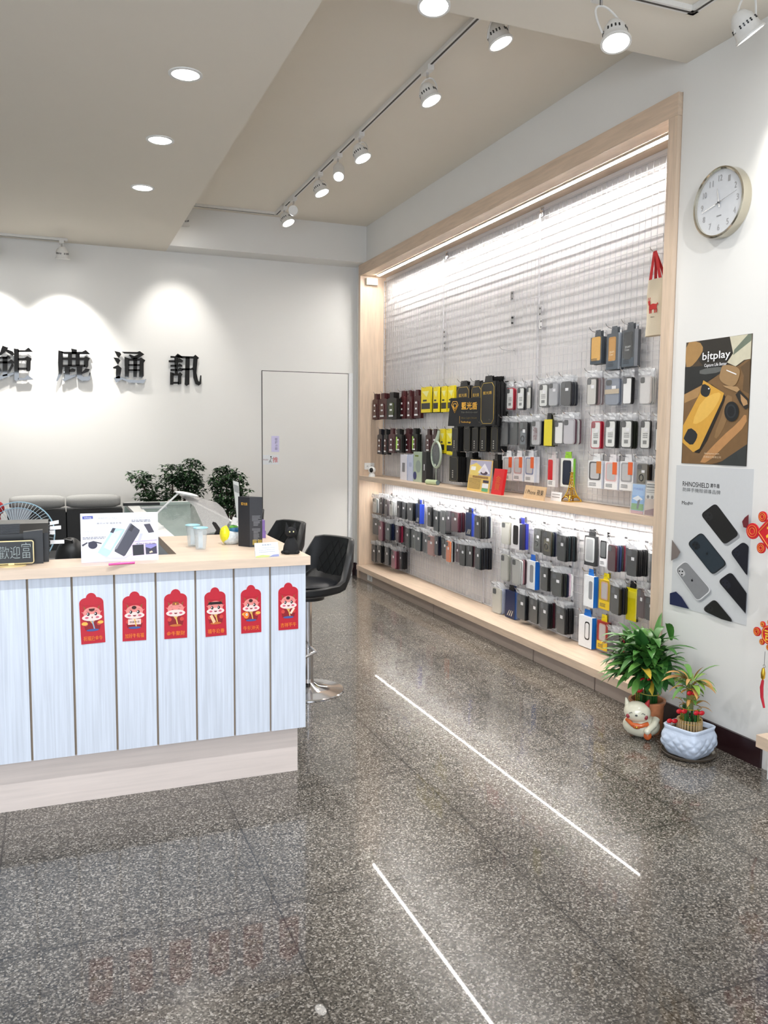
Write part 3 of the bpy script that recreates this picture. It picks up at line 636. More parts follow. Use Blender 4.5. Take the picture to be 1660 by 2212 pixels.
rowdef(MI3, [
 (*L4(106, 168, 790, 1015), 'clear', (196, 194, 180), 'clear phone case under a yellow tag', 4, dict(c2=(204, 202, 190), tag=False, cols=[(190, 196, 214)])),
 (*L4(222, 300, 815, 1060), 'box', (26, 48, 106), 'navy case box with three white petals', 2, dict(stripes=1, tabc=BLK, side=(30, 84, 160))),
 (*L4(326, 388, 850, 1072), 'case', (50, 56, 60), 'slate black phone case with tag', 5, dict(cols=[BLK])),
 (*L4(435, 505, 890, 1105), 'case', (42, 46, 46), 'black phone case with twin tags', 4, dict(cols=[BLK])),
 (*L4(528, 594, 920, 1148), 'case', (48, 54, 58), 'dark slate phone case before burgundy edges', 5, dict(cols=[BLK, BLK, BUR])),
 (*L4(676, 748, 965, 1200), 'case', (42, 44, 46), 'black phone case nearest the grid seam', 5, dict(cols=[BLK]))])
rowdef(NE1, [
 (*L4(936, 1020, 325, 590), 'box', (70, 72, 74), 'smoky box with clear framed case', 1, dict(win=(190, 192, 192), win2=(150, 152, 154), ww=.86, wh=.84, wz=.04)),
 (*L4(1072, 1128, 358, 600), 'box', (226, 226, 228), 'white window box with charcoal case', 1, dict(win=(50, 50, 52), win2=(96, 98, 100), wz=.14, wh=.66, ww=.84, foot=(230, 230, 232))),
 (*L4(1133, 1205, 405, 640), 'case', (96, 26, 42), 'burgundy phone case', 6, dict(tag=False, cols=[(60, 66, 90), (40, 60, 110), (50, 56, 60), (130, 26, 50)])),
 (*L4(1315, 1385, 445, 685), 'case', (28, 28, 30), 'large matte black phone case', 6, dict(cols=[BLK, (44, 44, 46)])),
 (*L4(1512, 1562, 490, 750), 'case', (22, 22, 22), 'black phone case beside the frame', 2)])
rowdef(NE2, [
 (*L4(928, 1008, 680, 960), 'box', (238, 240, 242), 'white box with blue side and slim case picture', 1, dict(t=.03, win=(150, 152, 156), ww=.36, wh=.58, wy=-.2, side=(20, 104, 186), tabc=(20, 110, 200))),
 (*L4(1064, 1155, 720, 985), 'box', (190, 160, 40), 'black and yellow box with pinkish case', 1, dict(foot=(230, 196, 40), fh=.3, win=(206, 170, 160), win2=(190, 186, 186), wz=.14, wh=.6, side=(60, 54, 30), tabc=(236, 214, 20))),
 (*L4(1163, 1236, 780, 1025), 'case', (70, 66, 58), 'taupe phone case with white tag', 5, dict(cols=[BLK, NAVY, (60, 60, 56)])),
 (*L4(1310, 1394, 792, 1085), 'box', (226, 212, 20), 'bright yellow box with black tab', 1, dict(tabc=BLK, side=(70, 70, 20), t=.012, win=(232, 220, 60), ww=.9, wh=.2, wz=.3)),
 (*L4(1402, 1460, 800, 1060), 'case', (84, 40, 48), 'dull burgundy phone case', 3, dict(cols=[(60, 30, 34)])),
 (*L4(1478, 1548, 880, 1085), 'case', (44, 42, 40), 'black phone case with white label near the frame', 3)])
rowdef(NE3, [
 (*L4(884, 990, 1042, 1322), 'box', (240, 241, 243), 'white box with blue side and black framed case picture', 1, dict(t=.03, win=(24, 24, 26), win2=(232, 232, 234), ww=.36, wh=.58, wy=-.15, side=(20, 104, 186), tabc=(20, 110, 200))),
 (*L4(1045, 1135, 1090, 1350), 'box', (150, 40, 34), 'red and yellow box with clear case', 1, dict(foot=(230, 190, 40), fh=.3, win=(196, 170, 160), win2=(186, 180, 178), wz=.12, wh=.6, side=(60, 44, 30), tabc=(236, 214, 20))),
 (*L4(1148, 1232, 1195, 1425), 'case', (46, 46, 48), 'dark grey phone case behind bamboo leaves', 4, dict(cols=[BLK, (140, 30, 44)]))])
# empty hook
p = atx(1112, 757, 2.983); hook(p.y, p.z, .12, 'empty chrome wire hook on the bare upper grid')
p = atx(1190, 823, 2.983)

# black counter card hung among the film boxes
p = atx(1006, 890, 2.83)
o = thing('film_sign_box', 'wide black sign box with gold shield and characters among film boxes', 'sign', (p.x, p.y, p.z-.1), rz=0)
R = Matrix.Rotation(math.radians(40), 3, 'Z')
def sp(a, b, c=0.0): return Vector(p) + R @ Vector((c, -a, b))        # a to the right, b up
hw, hh = .131, .103
MB().prism([sp(-hw*.93, hh), sp(-hw*1.07, -hh), sp(hw*1.0, -hh*1.05), sp(hw*1.0, hh)], R @ Vector((.02, 0, 0))).build('panel', mat((26, 26, 28), .5), o)
rgt = R @ Vector((0, -1, 0)); e = R @ Vector((-.0015, 0, 0))
text('藍光盾', 'lettering', M_goldp, o, sp(.03, .045)+e, rgt, UP, .125, .055, bold=.01)
text('ブルーライトシールド', 'lettering', mat((150, 146, 130), .5), o, sp(.03, -.002)+e, rgt, UP, .13, .012)
text('Blue Light Shield', 'lettering', mat((110, 92, 40), .5), o, sp(.03, -.045)+e, rgt, UP, .12, .016)
text('Technology', 'lettering', M_goldp, o, sp(.005, -.075)+e, rgt, UP, .08, .016)
b = MB()
for s_ in (1.0, .62):
    k = [(-.085+.026*s_*x, .035+.042*s_*y) for x, y in ((-.6, 1), (.6, 1), (1, .4), (0, -1), (-1, .4))]
    b.tube([sp(x, y)+e*1.2 for x, y in k], .0022, 4, True)
b.tube([sp(-.10, .045)+e*1.2, sp(-.085, .025)+e*1.2, sp(-.07, .045)+e*1.2], .003, 4)
b.build('shield_emblem', M_goldp, o)
MB().box(sp(-.045, -.084, -.002)-Vector((.0006, .0006, 0)), sp(-.045, -.03, -.002)+Vector((.0006, .0006, 0))).build('gold_rule', M_goldp, o)

# tote bag on its hook
p = atx(1412, 545, 2.88)
hook(p.y, p.z, .125, 'chrome wire hook holding the canvas tote bag')
tb = thing('tote_bag', 'small beige canvas tote bag with red handles and red deer print', 'bag', (p.x, p.y, p.z-.40))
a = atx(1393, 607, 2.87); c = atx(1431, 607, 2.87); bt = atx(1384, 728, 2.87); bt2 = atx(1422, 728, 2.87)
yl, yr, ylb, yrb, zt, zb = a.y, c.y, bt.y, bt2.y, a.z, bt.z
gr = []
for i in range(13):
    t = i/12; z = zt+(zb-zt)*t; y0 = yl+(ylb-yl)*t*.5; y1 = yr+(yrb-yr)*t*.5; row = []
    for j in range(24):
        th = 2*PI*j/24; cy = (y0+y1)/2; hw_ = abs(y0-y1)/2; x = 2.90-.022*math.sin(th)*(1+.25*math.sin(3*t+j*.9)*t)
        row.append((x+.002*math.sin(9*t+j), cy+hw_*math.copysign(abs(math.cos(th))**.6, math.cos(th))*(1+.02*math.sin(7*t)), z))
    row.append(row[0]); gr.append(row)
bb = MB().quads(gr); bb._add(gr[-1][:-1], [tuple(range(24))]); bb.build('cloth_body', mat((206, 194, 172), .9, var=.08, scale=500, bump=.3), tb, smooth='all')
b = MB()
ym = (yl+yr)/2
for s_ in (-1, 1):
    ya = ym+s_*abs(yl-yr)*.27
    b.prism([(2.882, ya-.011, zt), (2.882, ya+.011, zt), (2.89, p.y+.009+s_*.004, p.z+.008), (2.89, p.y-.009+s_*.004, p.z+.008)], (.0015, 0, 0))
    b.prism([(2.915, ya-.011, zt), (2.915, ya+.011, zt), (2.895, p.y+.009, p.z+.004), (2.895, p.y-.009, p.z+.004)], (.0015, 0, 0))
b.build('handle', mat((176, 26, 30), .8), tb)
dz = zt+(zb-zt)*.50; b = MB()
def dq(pts): b.prism([(2.8725, ym-.002-x*1.0, dz+z) for x, z in pts], (.001, 0, 0))
dq([(-.03, -.012), (.028, -.012), (.03, .012), (.0, .018), (-.03, .014)]); dq([(-.034, .012), (-.022, .012), (-.024, .036), (-.04, .034)])
for x in (-.028, -.016, .012, .024): dq([(x, -.03), (x+.006, -.03), (x+.007, -.010), (x-.001, -.010)])
dq([(-.036, .036), (-.033, .036), (-.036, .052), (-.039, .050)]); dq([(-.029, .036), (-.026, .036), (-.022, .050), (-.026, .052)]); dq([(.03, .008), (.038, .014), (.034, .02), (.028, .014)])
b.build('deer_print', mat((186, 44, 40), .7), tb)
text('Merry', 'lettering', mat((80, 70, 62), .7), tb, (2.872, ym-.002, dz-.05), RX, UP, .03, .008)

# ------------------------------------------------------------------ things on the middle shelf
ZS = 1.0035
def at_shelf(u, v): return atz(u, v, ZS)
def yawbox(name, c, w, dpt, h, ang, m, parent):
    R = Matrix.Rotation(ang, 3, 'Z'); b = MB(); b.box((c[0]-dpt/2, c[1]-w/2, c[2]), (c[0]+dpt/2, c[1]+w/2, c[2]+h), R, c); return b.build(name, m, parent)
p = at_shelf(804, 1030)
o = thing('security_camera', 'round white security camera with black lens on the shelf end', 'camera', p)
MB().lathe([(.001, 0), (.030, 0), (.032, .01), (.026, .03), (.014, .036), (.001, .036)], p).build('base', M_white, o, smooth=True)
MB().ball(p+Vector((0, 0, .062)), .034).build('head', M_white, o, smooth=True)
MB().ball(p+Vector((-.012, -.016, .064)), (.02, .021, .024)).build('lens', M_black, o, smooth=True)
def shelf_box(u0, u1, v0, v1, col, label, dpt=.05, extra=None, side=None, X=2.86, rz=0):
    a = atx((u0+u1)/2, v1, X); t = atx((u0+u1)/2, v0, X); w = abs(atx(u0, v1, X).y-atx(u1, v1, X).y); h = t.z-ZS
    o = thing('product_box', label, 'box', (X, a.y, ZS), 'boxes standing on the shelf')
    MB().box((X, a.y-w/2, ZS), (X+dpt, a.y+w/2, ZS+h)).build('carton', mat(col, .45), o)
    if side: MB().box((X+.0005, a.y-w/2-.0012, ZS+.0005), (X+dpt, a.y-w/2-.0002, ZS+h-.0005)).build('side_panel', mat(side, .45), o)
    if extra: extra(o, X, a.y, w, h)
    return o
shelf_box(865, 879, 982, 1038, (226, 226, 236), 'pale white gadget box standing leftmost on the shelf', extra=lambda o, X, y, w, h: MB().rrx(X-.001, X, y, ZS+h*.5, w*.4, h*.36, .006).build('picture', mat((120, 120, 126), .4), o), side=(206, 214, 236))
shelf_box(881, 892, 982, 1039, (196, 206, 232), 'light blue gadget box beside the white one', extra=lambda o, X, y, w, h: MB().rrx(X-.001, X, y, ZS+h*.62, w*.5, h*.16, .006).build('picture', mat((170, 182, 214), .4), o))
def gx(o, X, y, w, h):
    MB().cyl((X-.001, y-w*.1, ZS+h*.52), (X, y-w*.1, ZS+h*.52), w*.3, n=20).build('picture', mat((140, 156, 150), .4), o)
    MB().box((X-.001, y-w*.1, ZS+h*.84), (X, y+w*.3, ZS+h*.89)).build('lettering', mat((110, 130, 30), .5), o)
    MB().cyl((X-.001, y+w*.3, ZS+h*.2), (X, y+w*.3, ZS+h*.2), w*.2, n=20).build('blue_roundel', mat((30, 40, 110), .4), o)
shelf_box(893, 911, 976, 1040, (172, 190, 168), 'sage green fan box on the shelf', extra=gx)
shelf_box(912, 921, 976, 1042, (22, 22, 24), 'tall black box between green box and racket', dpt=.06, extra=lambda o, X, y, w, h: MB().box((X-.001, y-w*.08, ZS+h*.4), (X, y+w*.08, ZS+h*.6)).build('lettering', M_paper, o), side=(40, 40, 40))
# mosquito racket leaning, handle up
c = atx(943, 982, 2.90); o = thing('mosquito_racket', 'sage green electric mosquito racket leaning upside down against the grid', 'racket', (2.9, c.y, ZS))
ry, rz_ = .088, .105
b = MB(); ring = [(2.90, c.y+ry*math.cos(t*PI/16), c.z+rz_*math.sin(t*PI/16)) for t in range(32)]
b.tube(ring, .010, 8, True); b.build('rim', mat((176, 190, 172), .4), o, smooth=True)
b = MB()
for k in range(-5, 6):
    y = k*.0155; zz = rz_*math.sqrt(max(0, 1-(y/ry)**2))-.004
    b.tube([(2.896, c.y+y+.006, c.z-zz), (2.896, c.y+y-.006, c.z+zz)], .0017, 5)
b.build('front_bars', M_chrome, o)
MB().lathe([(.001, 0), (ry-.004, 0), (ry-.004, .002), (.001, .002)], (2.905, c.y, c.z), 28, (1, 0, 0)).build('mesh_screen', mat((96, 102, 100), .5, alpha=.75), o)
MB().tube([(2.90, c.y, c.z+rz_), (2.91, c.y-.01, c.z+rz_+.05), (2.915, c.y-.015, c.z+rz_+.09)], [.02, .014, .012], 12).build('handle', mat((160, 172, 156), .4), o, smooth=True)
MB().tube([(2.90, c.y, c.z-rz_), (2.90, c.y, ZS+.005)], .003, 6).build('rest', mat((170, 180, 168), .4), o)
MB().ball((2.890, c.y, c.z-rz_+.018), (.004, .014, .012)).build('button', mat((190, 200, 186), .4), o, smooth=True)
p = at_shelf(918, 1046); q = at_shelf(945, 1050)
o = thing('racket_handle_base', 'sage green cylinder lying on the shelf below the racket', 'gadget', p)
d_ = Vector((.03, -.14, 0)); c0 = Vector((p.x+.02, p.y-.0, ZS+.02)); MB().cyl(c0, c0+d_, .02, n=20).build('body', mat((186, 200, 160), .4), o, smooth=True)
MB().cyl(c0+d_, c0+d_*1.03, .0195, n=20).build('end_cap', mat((110, 128, 132), .4), o, smooth=True)
# small red toy behind it
p = at_shelf(935, 1037); o = thing('red_ornament', 'tiny red ornament behind the sage cylinder', 'ornament', p)
MB().lathe([(.001, 0), (.016, 0), (.008, .02), (.012, .03), (.004, .045), (.001, .05)], p).build('body', mat((170, 50, 40), .5), o, smooth=True)
# yellow flyer standing
p0 = at_shelf(1007, 1060); p1 = at_shelf(1062, 1064)
def board(name, label, cat, bl, br, h, lean, m, th=.004, frame=None):
    """flat board standing from bl to br (world floor points), leaning back"""
    bl = Vector(bl); br = Vector(br); r = (br-bl); w = r.length; r.normalize(); n = r.cross(Vector((0, 0, 1))); up = (Vector((0, 0, 1))*math.cos(lean)-n*math.sin(lean)); nf = r.cross(up)
    o = thing(name, label, cat, (bl+br)/2)
    MB().prism([bl, br, br+up*h, bl+up*h], -nf*th).build('board', m, o)
    def at(a, b, e=.0006): return bl+r*(w*a)+up*(h*b)+nf*e
    return o, at, r, up, nf, w
def patch(o, at, name, pts, m, e=.0008):
    nf = (at(0, 0, 1)-at(0, 0, 0)); printed(o, 'printed_picture', [at(a, b, e) for a, b in pts], -nf*.0003, m)
def ell(ca, cb, ra, rb, n=20): return [(ca+ra*math.cos(2*PI*i/n), cb+rb*math.sin(2*PI*i/n)) for i in range(n)]
def rect(a0, b0, a1, b1): return [(a0, b0), (a1, b0), (a1, b1), (a0, b1)]
def lines(o, at, a0, b0, a1, rows, rh, m, e=.001, h=.4):
    b = MB(); nf = at(0, 0, 1)-at(0, 0, 0)
    for i in range(rows):
        a = a0
        while a < a1-.01:
            l = min(a1-a, random.uniform(.015, .05)); y = b0-i*rh; P = [at(a, y-rh*h, e), at(a+l, y-rh*h, e), at(a+l, y, e), at(a, y, e)]; b.prism(P, -nf*.0002); a += l+.008
    b.build('printed_lines', m, o)
o, at, r_, up_, nf_, w_ = board('promotional_flyer', 'yellow and lilac flyer standing on the shelf left of the red envelope', 'flyer', (2.80, atx(1009, 1057, 2.80).y, ZS), (2.775, atx(1056, 1062, 2.775).y, ZS), .225, .12, mat((226, 190, 104), .5))
patch(o, at, 'sky_picture', rect(.02, .52, .98, .98), mat((176, 172, 196), .5))
patch(o, at, 'yellow_burst', [(.05, .5), (.4, .5), (.7, .72), (.3, .9), (.02, .8)], mat((232, 206, 110), .5), .0010)
patch(o, at, 'white_peak', [(.42, .60), (.68, .9), (.95, .6), (.7, .56)], mat((236, 232, 240), .5), .0012)
patch(o, at, 'figure_print', ell(.70, .60, .16, .06), mat((70, 50, 70), .5), .0014)
patch(o, at, 'figure_print', ell(.66, .68, .10, .09), mat((226, 216, 226), .5), .0016)
patch(o, at, 'price_block', rect(.08, .66, .30, .78), M_paper, .0012)
lines(o, at, .2, .485, .9, 2, .035, mat((110, 50, 40), .5), h=.6); lines(o, at, .05, .40, .6, 9, .038, mat((120, 96, 60), .5))
patch(o, at, 'thumbnail', rect(.7, .30, .95, .38), mat((60, 50, 70), .5), .0012); patch(o, at, 'thumbnail', rect(.68, .14, .95, .28), M_paper, .0012); patch(o, at, 'thumbnail', rect(.68, .03, .95, .13), mat((90, 170, 120), .5), .0012)
text('VIVO'.lower(), 'lettering', mat((70, 90, 180), .5), o, at(.2, .94, .0014), r_, up_, w_*.2, .008)
# red envelope standing
o, at, r_, up_, nf_, w_ = board('red_envelope', 'bright red packet with gold characters leaning on the shelf', 'envelope', (2.775, atx(1061, 1063, 2.775).y, ZS), (2.772, atx(1083, 1066, 2.772).y, ZS), .175, .15, mat((214, 20, 30), .45), .02)
text('金\n賀', 'lettering', mat((214, 110, 30), .45), o, at(.5, .45, .0008), r_, up_, w_*.5, .10)
# wooden iPhone sign
o, at, r_, up_, nf_, w_ = board('phone_sign', 'small light wooden sign with black handwriting on the shelf', 'sign', (2.80, atx(1131, 1069, 2.80).y, ZS), (2.785, atx(1175, 1075, 2.785).y, ZS), .085, .2, wood('raw_wood', (212, 178, 138), (4, 30, 4), .06), .006)
text('I Phone 蘋果', 'lettering', mat((50, 44, 40), .6), o, at(.5, .52, .0008), r_, up_, w_*.86, .036)
o, at, r_, up_, nf_, w_ = board('price_card', 'little white card stand on the shelf beside the wooden sign', 'card', (2.86, atx(1190, 1073, 2.86).y, ZS), (2.86, atx(1212, 1076, 2.86).y, ZS), .055, .1, M_paper)
lines(o, at, .12, .75, .88, 2, .3, mat((120, 110, 100), .5), h=.2)
# gold tower
p = at_shelf(1240, 1083); p.x = min(p.x, 2.93); o = thing('tower_figurine', 'shiny gold Eiffel Tower figurine on the display shelf', 'figurine', p)
def sq(r, z): return [(p.x+sx*r, p.y+sy*r, ZS+z) for sx, sy in ((-1, -1), (1, -1), (1, 1), (-1, 1))]
prof = [(.044, .004), (.034, .02), (.026, .036), (.019, .055), (.012, .085), (.008, .12), (.005, .16), (.003, .175)]
lb = MB()
for sx, sy in ((-1, -1), (1, -1), (1, 1), (-1, 1)):
    lb.tube([(p.x+sx*r, p.y+sy*r, ZS+z) for r, z in prof], [.0045, .004, .0035, .003, .0025, .002, .0018, .0015], 5)
lb.build('leg_lattice', M_gold, o)
cb = MB()
for (r0, z0), (r1, z1) in zip(prof[:-1], prof[1:]):
    for k in range(2):
        za, zb2 = z0+(z1-z0)*k/2, z0+(z1-z0)*(k+1)/2; ra, rb = r0+(r1-r0)*k/2, r0+(r1-r0)*(k+1)/2
        if z0 < .02: continue
        A, B = sq(ra, za), sq(rb, zb2)
        for i in range(4): cb.tube([A[i], B[(i+1) % 4]], .0011, 4); cb.tube([A[(i+1) % 4], B[i]], .0011, 4)
cb.build('cross_brace', M_gold, o)
MB().box((p.x-.028, p.y-.028, ZS+.034), (p.x+.028, p.y+.028, ZS+.039)).box((p.x-.015, p.y-.015, ZS+.075), (p.x+.015, p.y+.015, ZS+.079)).box((p.x-.008, p.y-.008, ZS+.172), (p.x+.008, p.y+.008, ZS+.178)).build('platform', M_gold, o)
MB().box((p.x-.046, p.y-.046, ZS), (p.x+.046, p.y+.046, ZS+.005)).build('base', M_gold, o)
ab = MB()
for i in range(4):
    A = Vector(sq(.04, .008)[i]); B = Vector(sq(.04, .008)[(i+1) % 4]); ab.tube([A.lerp(B, t/8)+Vector((0, 0, .024*math.sin(PI*t/8))) for t in range(9)], .0022, 5)
ab.build('arch', M_gold, o); MB().cyl((p.x, p.y, ZS+.178), (p.x, p.y, ZS+.215), .003, .0008, 6).build('spire', M_gold, o)
# flyers in acrylic stand at the near end
def flyer(u0, u1, v0, v1, X, col, label):
    a = atx(u0, v1, X); b = atx(u1, v1, X); h = atx((u0+u1)/2, v0, X).z-ZS-.002
    return board('acrylic_flyer_stand', label, 'flyer', (X, a.y, ZS+.002), (X, b.y, ZS+.002), h, .06, mat(col, .4), .003)
o, at, r_, up_, nf_, w_ = flyer(1363, 1390, 1046, 1106, 2.79, (150, 190, 236), 'blue and green flyer in acrylic stand at the near shelf end')
patch(o, at, 'sky_print', rect(.02, .3, .98, .62), mat((120, 176, 232), .5)); patch(o, at, 'grass_print', rect(.02, .12, .98, .34), mat((90, 160, 60), .5), .001)
patch(o, at, 'cloud_print', [(.05, .5), (.5, .62), (.9, .5), (.5, .42)], M_paper, .0012); patch(o, at, 'figure_print', [(.45, .18), (.6, .15), (.7, .5), (.5, .45)], mat((40, 60, 80), .5), .0014); patch(o, at, 'pink_base', rect(.0, .0, 1, .1), mat((196, 140, 150), .5))
text('門市限定', 'lettering', mat((40, 110, 200), .5), o, at(.5, .84, .001), r_, up_, w_*.8, .012)
MB().prism([at(-.03, -.0, .004), at(1.03, 0, .004), at(1.03, 1.03, .004), at(-.03, 1.03, .004)], nf_*.002).build('acrylic_pane', M_acryl, o)
o, at, r_, up_, nf_, w_ = flyer(1392, 1414, 1040, 1113, 2.765, (206, 178, 160), 'beige flyer in acrylic stand beside the frame')
patch(o, at, 'white_head', rect(.03, .5, .97, .97), mat((222, 214, 206), .5)); patch(o, at, 'brown_base', [(.03, .02), (.97, .02), (.97, .24), (.03, .14)], mat((130, 70, 70), .5), .001)
lines(o, at, .06, .93, .94, 2, .07, mat((50, 44, 44), .5), h=.6); lines(o, at, .06, .76, .94, 2, .06, mat((110, 100, 96), .5)); patch(o, at, 'face_print', ell(.25, .55, .13, .05), mat((60, 40, 36), .5), .001); patch(o, at, 'face_print', ell(.66, .55, .13, .05), mat((110, 96, 90), .5), .001)
MB().prism([at(-.03, -.0, .004), at(1.03, 0, .004), at(1.03, 1.03, .004), at(-.03, 1.03, .004)], nf_*.002).build('acrylic_pane', M_acryl, o)
# outlets and switch plate in the niche
def plate(name, c, w, h, label, ax='y', m=M_white, cat='outlet'):
    o = thing(name, label, cat, c)
    if ax == 'y':
        MB().prism(rr_pts(c[0], c[2], w, h, .004, 2, lambda a, b: (a, c[1], b)), (0, -.008, 0)).build('cover', m, o)
        b = MB()
        for dx in (-w*.2, w*.2):
            for k in (-.004, .004): b.box((c[0]+dx+k-.0012, c[1]-.0092, c[2]-.006), (c[0]+dx+k+.0012, c[1]-.0078, c[2]+.006))
        b.build('socket_slots', M_dark, o)
    return o
q = aty(798, 1007, 7.609); plate('wall_outlet', (q.x, 7.6095, q.z), .10, .065, 'white wall socket on the side board behind the camera')
q = aty(802, 609, 7.609); o = thing('junction_box', 'white junction box below the top LED strip', 'box', (q.x, 7.609, q.z-.03)); MB().box((q.x-.055, 7.575, q.z-.032), (q.x+.055, 7.6095, q.z+.03)).build('cover', mat((236, 234, 216), .5), o); MB().cyl((q.x-.03, 7.574, q.z), (q.x-.03, 7.576, q.z), .004, n=8).build('screw', M_chrome, o)
q = atx(800, 1248, 2.757); o = thing('plinth_outlet', 'white socket on the bench plinth at the far end', 'outlet', (2.757, q.y, q.z-.03)); MB().box((2.750, q.y-.06, q.z-.03), (2.7572, q.y+.06, q.z+.03)).build('cover', M_white, o); MB().box((2.749, q.y-.02, q.z-.02), (2.7502, q.y-.012, q.z+.02)).build('socket_slots', M_dark, o)

# ------------------------------------------------------------------ right wall: clock, posters
c = atx(1550, 437, 2.722); o = thing('wall_clock', 'round white wall clock with silver rim above the posters', 'clock', (XW, c.y, c.z-.15))
rad = .150
MB().lathe([(rad-.004, 0), (rad, .002), (rad, .046), (rad-.006, .05), (rad-.012, .046), (rad-.012, .034), (rad-.004, .034)], (XW, c.y, c.z), 48, (-1, 0, 0)).build('rim', mat((206, 200, 184), .14, 1.0, var=.01), o, smooth=True)
MB().lathe([(.001, .03), (rad-.011, .03), (rad-.011, .034), (.001, .034)], (XW, c.y, c.z), 48, (-1, 0, 0)).build('dial', mat((214, 216, 220), .35), o); clk = o; o = bpy.data.objects['dial']
xd = XW-.0347
for k in range(1, 13):
    a_ = k*PI/6; text(str(k), 'numeral', mat((150, 150, 152), .3, .6), o, (xd, c.y-math.sin(a_)*.105, c.z+math.cos(a_)*.105), RX, UP, .022 if k > 9 else .013, .026, thick=.0012)
tk = MB()
for k in range(60):
    a_ = k*PI/30; tk.box((xd-.0004, c.y-math.sin(a_)*.131-.0006, c.z+math.cos(a_)*.131-.0006), (xd, c.y-math.sin(a_)*.131+.0006, c.z+math.cos(a_)*.131+.0006))
tk.build('minute_marks', mat((130, 130, 132), .4), o)
def hand(ang, L, w, name, m, xo):
    dy, dz = -math.sin(ang), math.cos(ang); sy, sz = dz, -dy
    P = [(xd-xo, c.y+dy*s_+sy*t, c.z+dz*s_+sz*t) for s_, t in ((-.02, -w), (L, -w*.4), (L, w*.4), (-.02, w))]; MB().prism(P, (-.001, 0, 0)).build(name, m, o)
hand(math.radians(-12), .065, .0035, 'hour_hand', mat((220, 220, 222), .25, .8), .003)
hand(math.radians(257), .10, .003, 'minute_hand', mat((225, 225, 227), .25, .8), .005)
hand(math.radians(76), .11, .0007, 'second_hand', M_dark, .007)
MB().cyl((xd-.010, c.y, c.z), (xd, c.y, c.z), .004, n=12).build('hub', M_dark, o)
MB().box((xd-.0006, c.y-.014, c.z-.058), (xd, c.y+.014, c.z-.053)).build('maker_mark', mat((120, 120, 122), .4), o); o = clk
MB().lathe([(.001, .0), (rad-.012, 0), (rad-.012, .001), (.001, .001)], (XW-.044, c.y, c.z), 40, (-1, 0, 0)).build('cover_glass', mk_glass('clock_glass', (1, 1, 1), .06, .02), o)

def round_poly(pts, r, n=4):
    P = [Vector(p) for p in pts]; out = []
    for i, p in enumerate(P):
        a = P[i-1]-p; b = P[(i+1) % len(P)]-p; k = min(r, a.length*.45, b.length*.45); A_ = p+a.normalized()*k; B_ = p+b.normalized()*k
        for j in range(n+1):
            t = j/n; q = A_*(1-t)**2+p*2*t*(1-t)+B_*t*t; out.append((q.x, q.y))
    return out
class Sheet:
    """a printed sheet on the right wall; shapes given in crop pixels of the photo"""
    def __init__(s, name, label, corners, crop, m, X=XW-.0005):
        s.u0, s.v0, s.k = crop; s.X = X; P = [atx(*s.px(q), X) for q in corners]; s.ymin = min(p.y for p in P); s.ymax = max(p.y for p in P); s.zmin = min(p.z for p in P); s.zmax = max(p.z for p in P)
        # a real rectangular sheet
        yl = (P[0].y+P[3].y)/2; yr = (P[1].y+P[2].y)/2; zt = (P[0].z+P[1].z)/2; zb = (P[2].z+P[3].z)/2
        s.ymin, s.ymax, s.zmin, s.zmax = yr, yl, zb, zt
        s.o = thing(name, label, 'poster', (X, (yl+yr)/2, zb)); MB().box((X-.0012, yr, zb), (X, yl, zt)).build('printed_sheet', m, s.o)
        s.lv = 1
    def px(s, q): return (s.u0+q[0]/s.k, s.v0+q[1]/s.k)
    def pt(s, q, e=0):
        p = atx(*s.px(q), s.X); return Vector((s.X-.0012-e, min(max(p.y, s.ymin), s.ymax), min(max(p.z, s.zmin), s.zmax)))
    def poly(s, name, pts, m, smooth=0):
        s.lv += 1; e = .00018*s.lv
        if smooth:
            for _ in range(smooth):
                q = []
                for i in range(len(pts)):
                    a, b = pts[i], pts[(i+1) % len(pts)]; q += [(a[0]*.75+b[0]*.25, a[1]*.75+b[1]*.25), (a[0]*.25+b[0]*.75, a[1]*.25+b[1]*.75)]
                pts = q
        printed(s.o, 'printed_picture', [s.pt(q, e) for q in pts], (.00015, 0, 0), m)
    def txt(s, t, c, w, h, m, bold=0):
        s.lv += 1; p = s.pt(c, .00018*s.lv); a = s.pt((c[0]-w/2, c[1])); b = s.pt((c[0]+w/2, c[1])); t0 = s.pt((c[0], c[1]-h/2)); t1 = s.pt((c[0], c[1]+h/2))
        return text(t, 'lettering', m, s.o, p, RX, UP, abs(a.y-b.y), abs(t0.z-t1.z), bold=bold)
    def phone(s, pts, body, cam, lens=True, name='phone_picture', rim=None):
        """pts: 4 corners: camera-corner first, then along the short top edge, then down"""
        if rim: 
            cx = sum(q[0] for q in pts)/4; cy = sum(q[1] for q in pts)/4; s.poly(name, round_poly([(cx+(q[0]-cx)*1.07, cy+(q[1]-cy)*1.05) for q in pts], 34), mat(rim, .4))
        s.poly(name, round_poly(pts, 32), mat(body, .4))
        A, B, C_, D = [Vector(q) for q in pts]
        f = lambda a, b: A+(B-A)*a+(D-A)*b
        s.poly('camera_picture', [f(.08, .05), f(.48, .05), f(.48, .27), f(.08, .27)], mat(cam, .4), 1)
        if lens:
            for a, b in ((.19, .10), (.19, .21), (.36, .155)):
                c_ = f(a, b); rr = (B-A).length*.06; s.poly('lens_picture', [(c_.x+rr*math.cos(t), c_.y+rr*math.sin(t)) for t in [2*PI*i/8 for i in range(8)]], mat((14, 14, 16), .4))
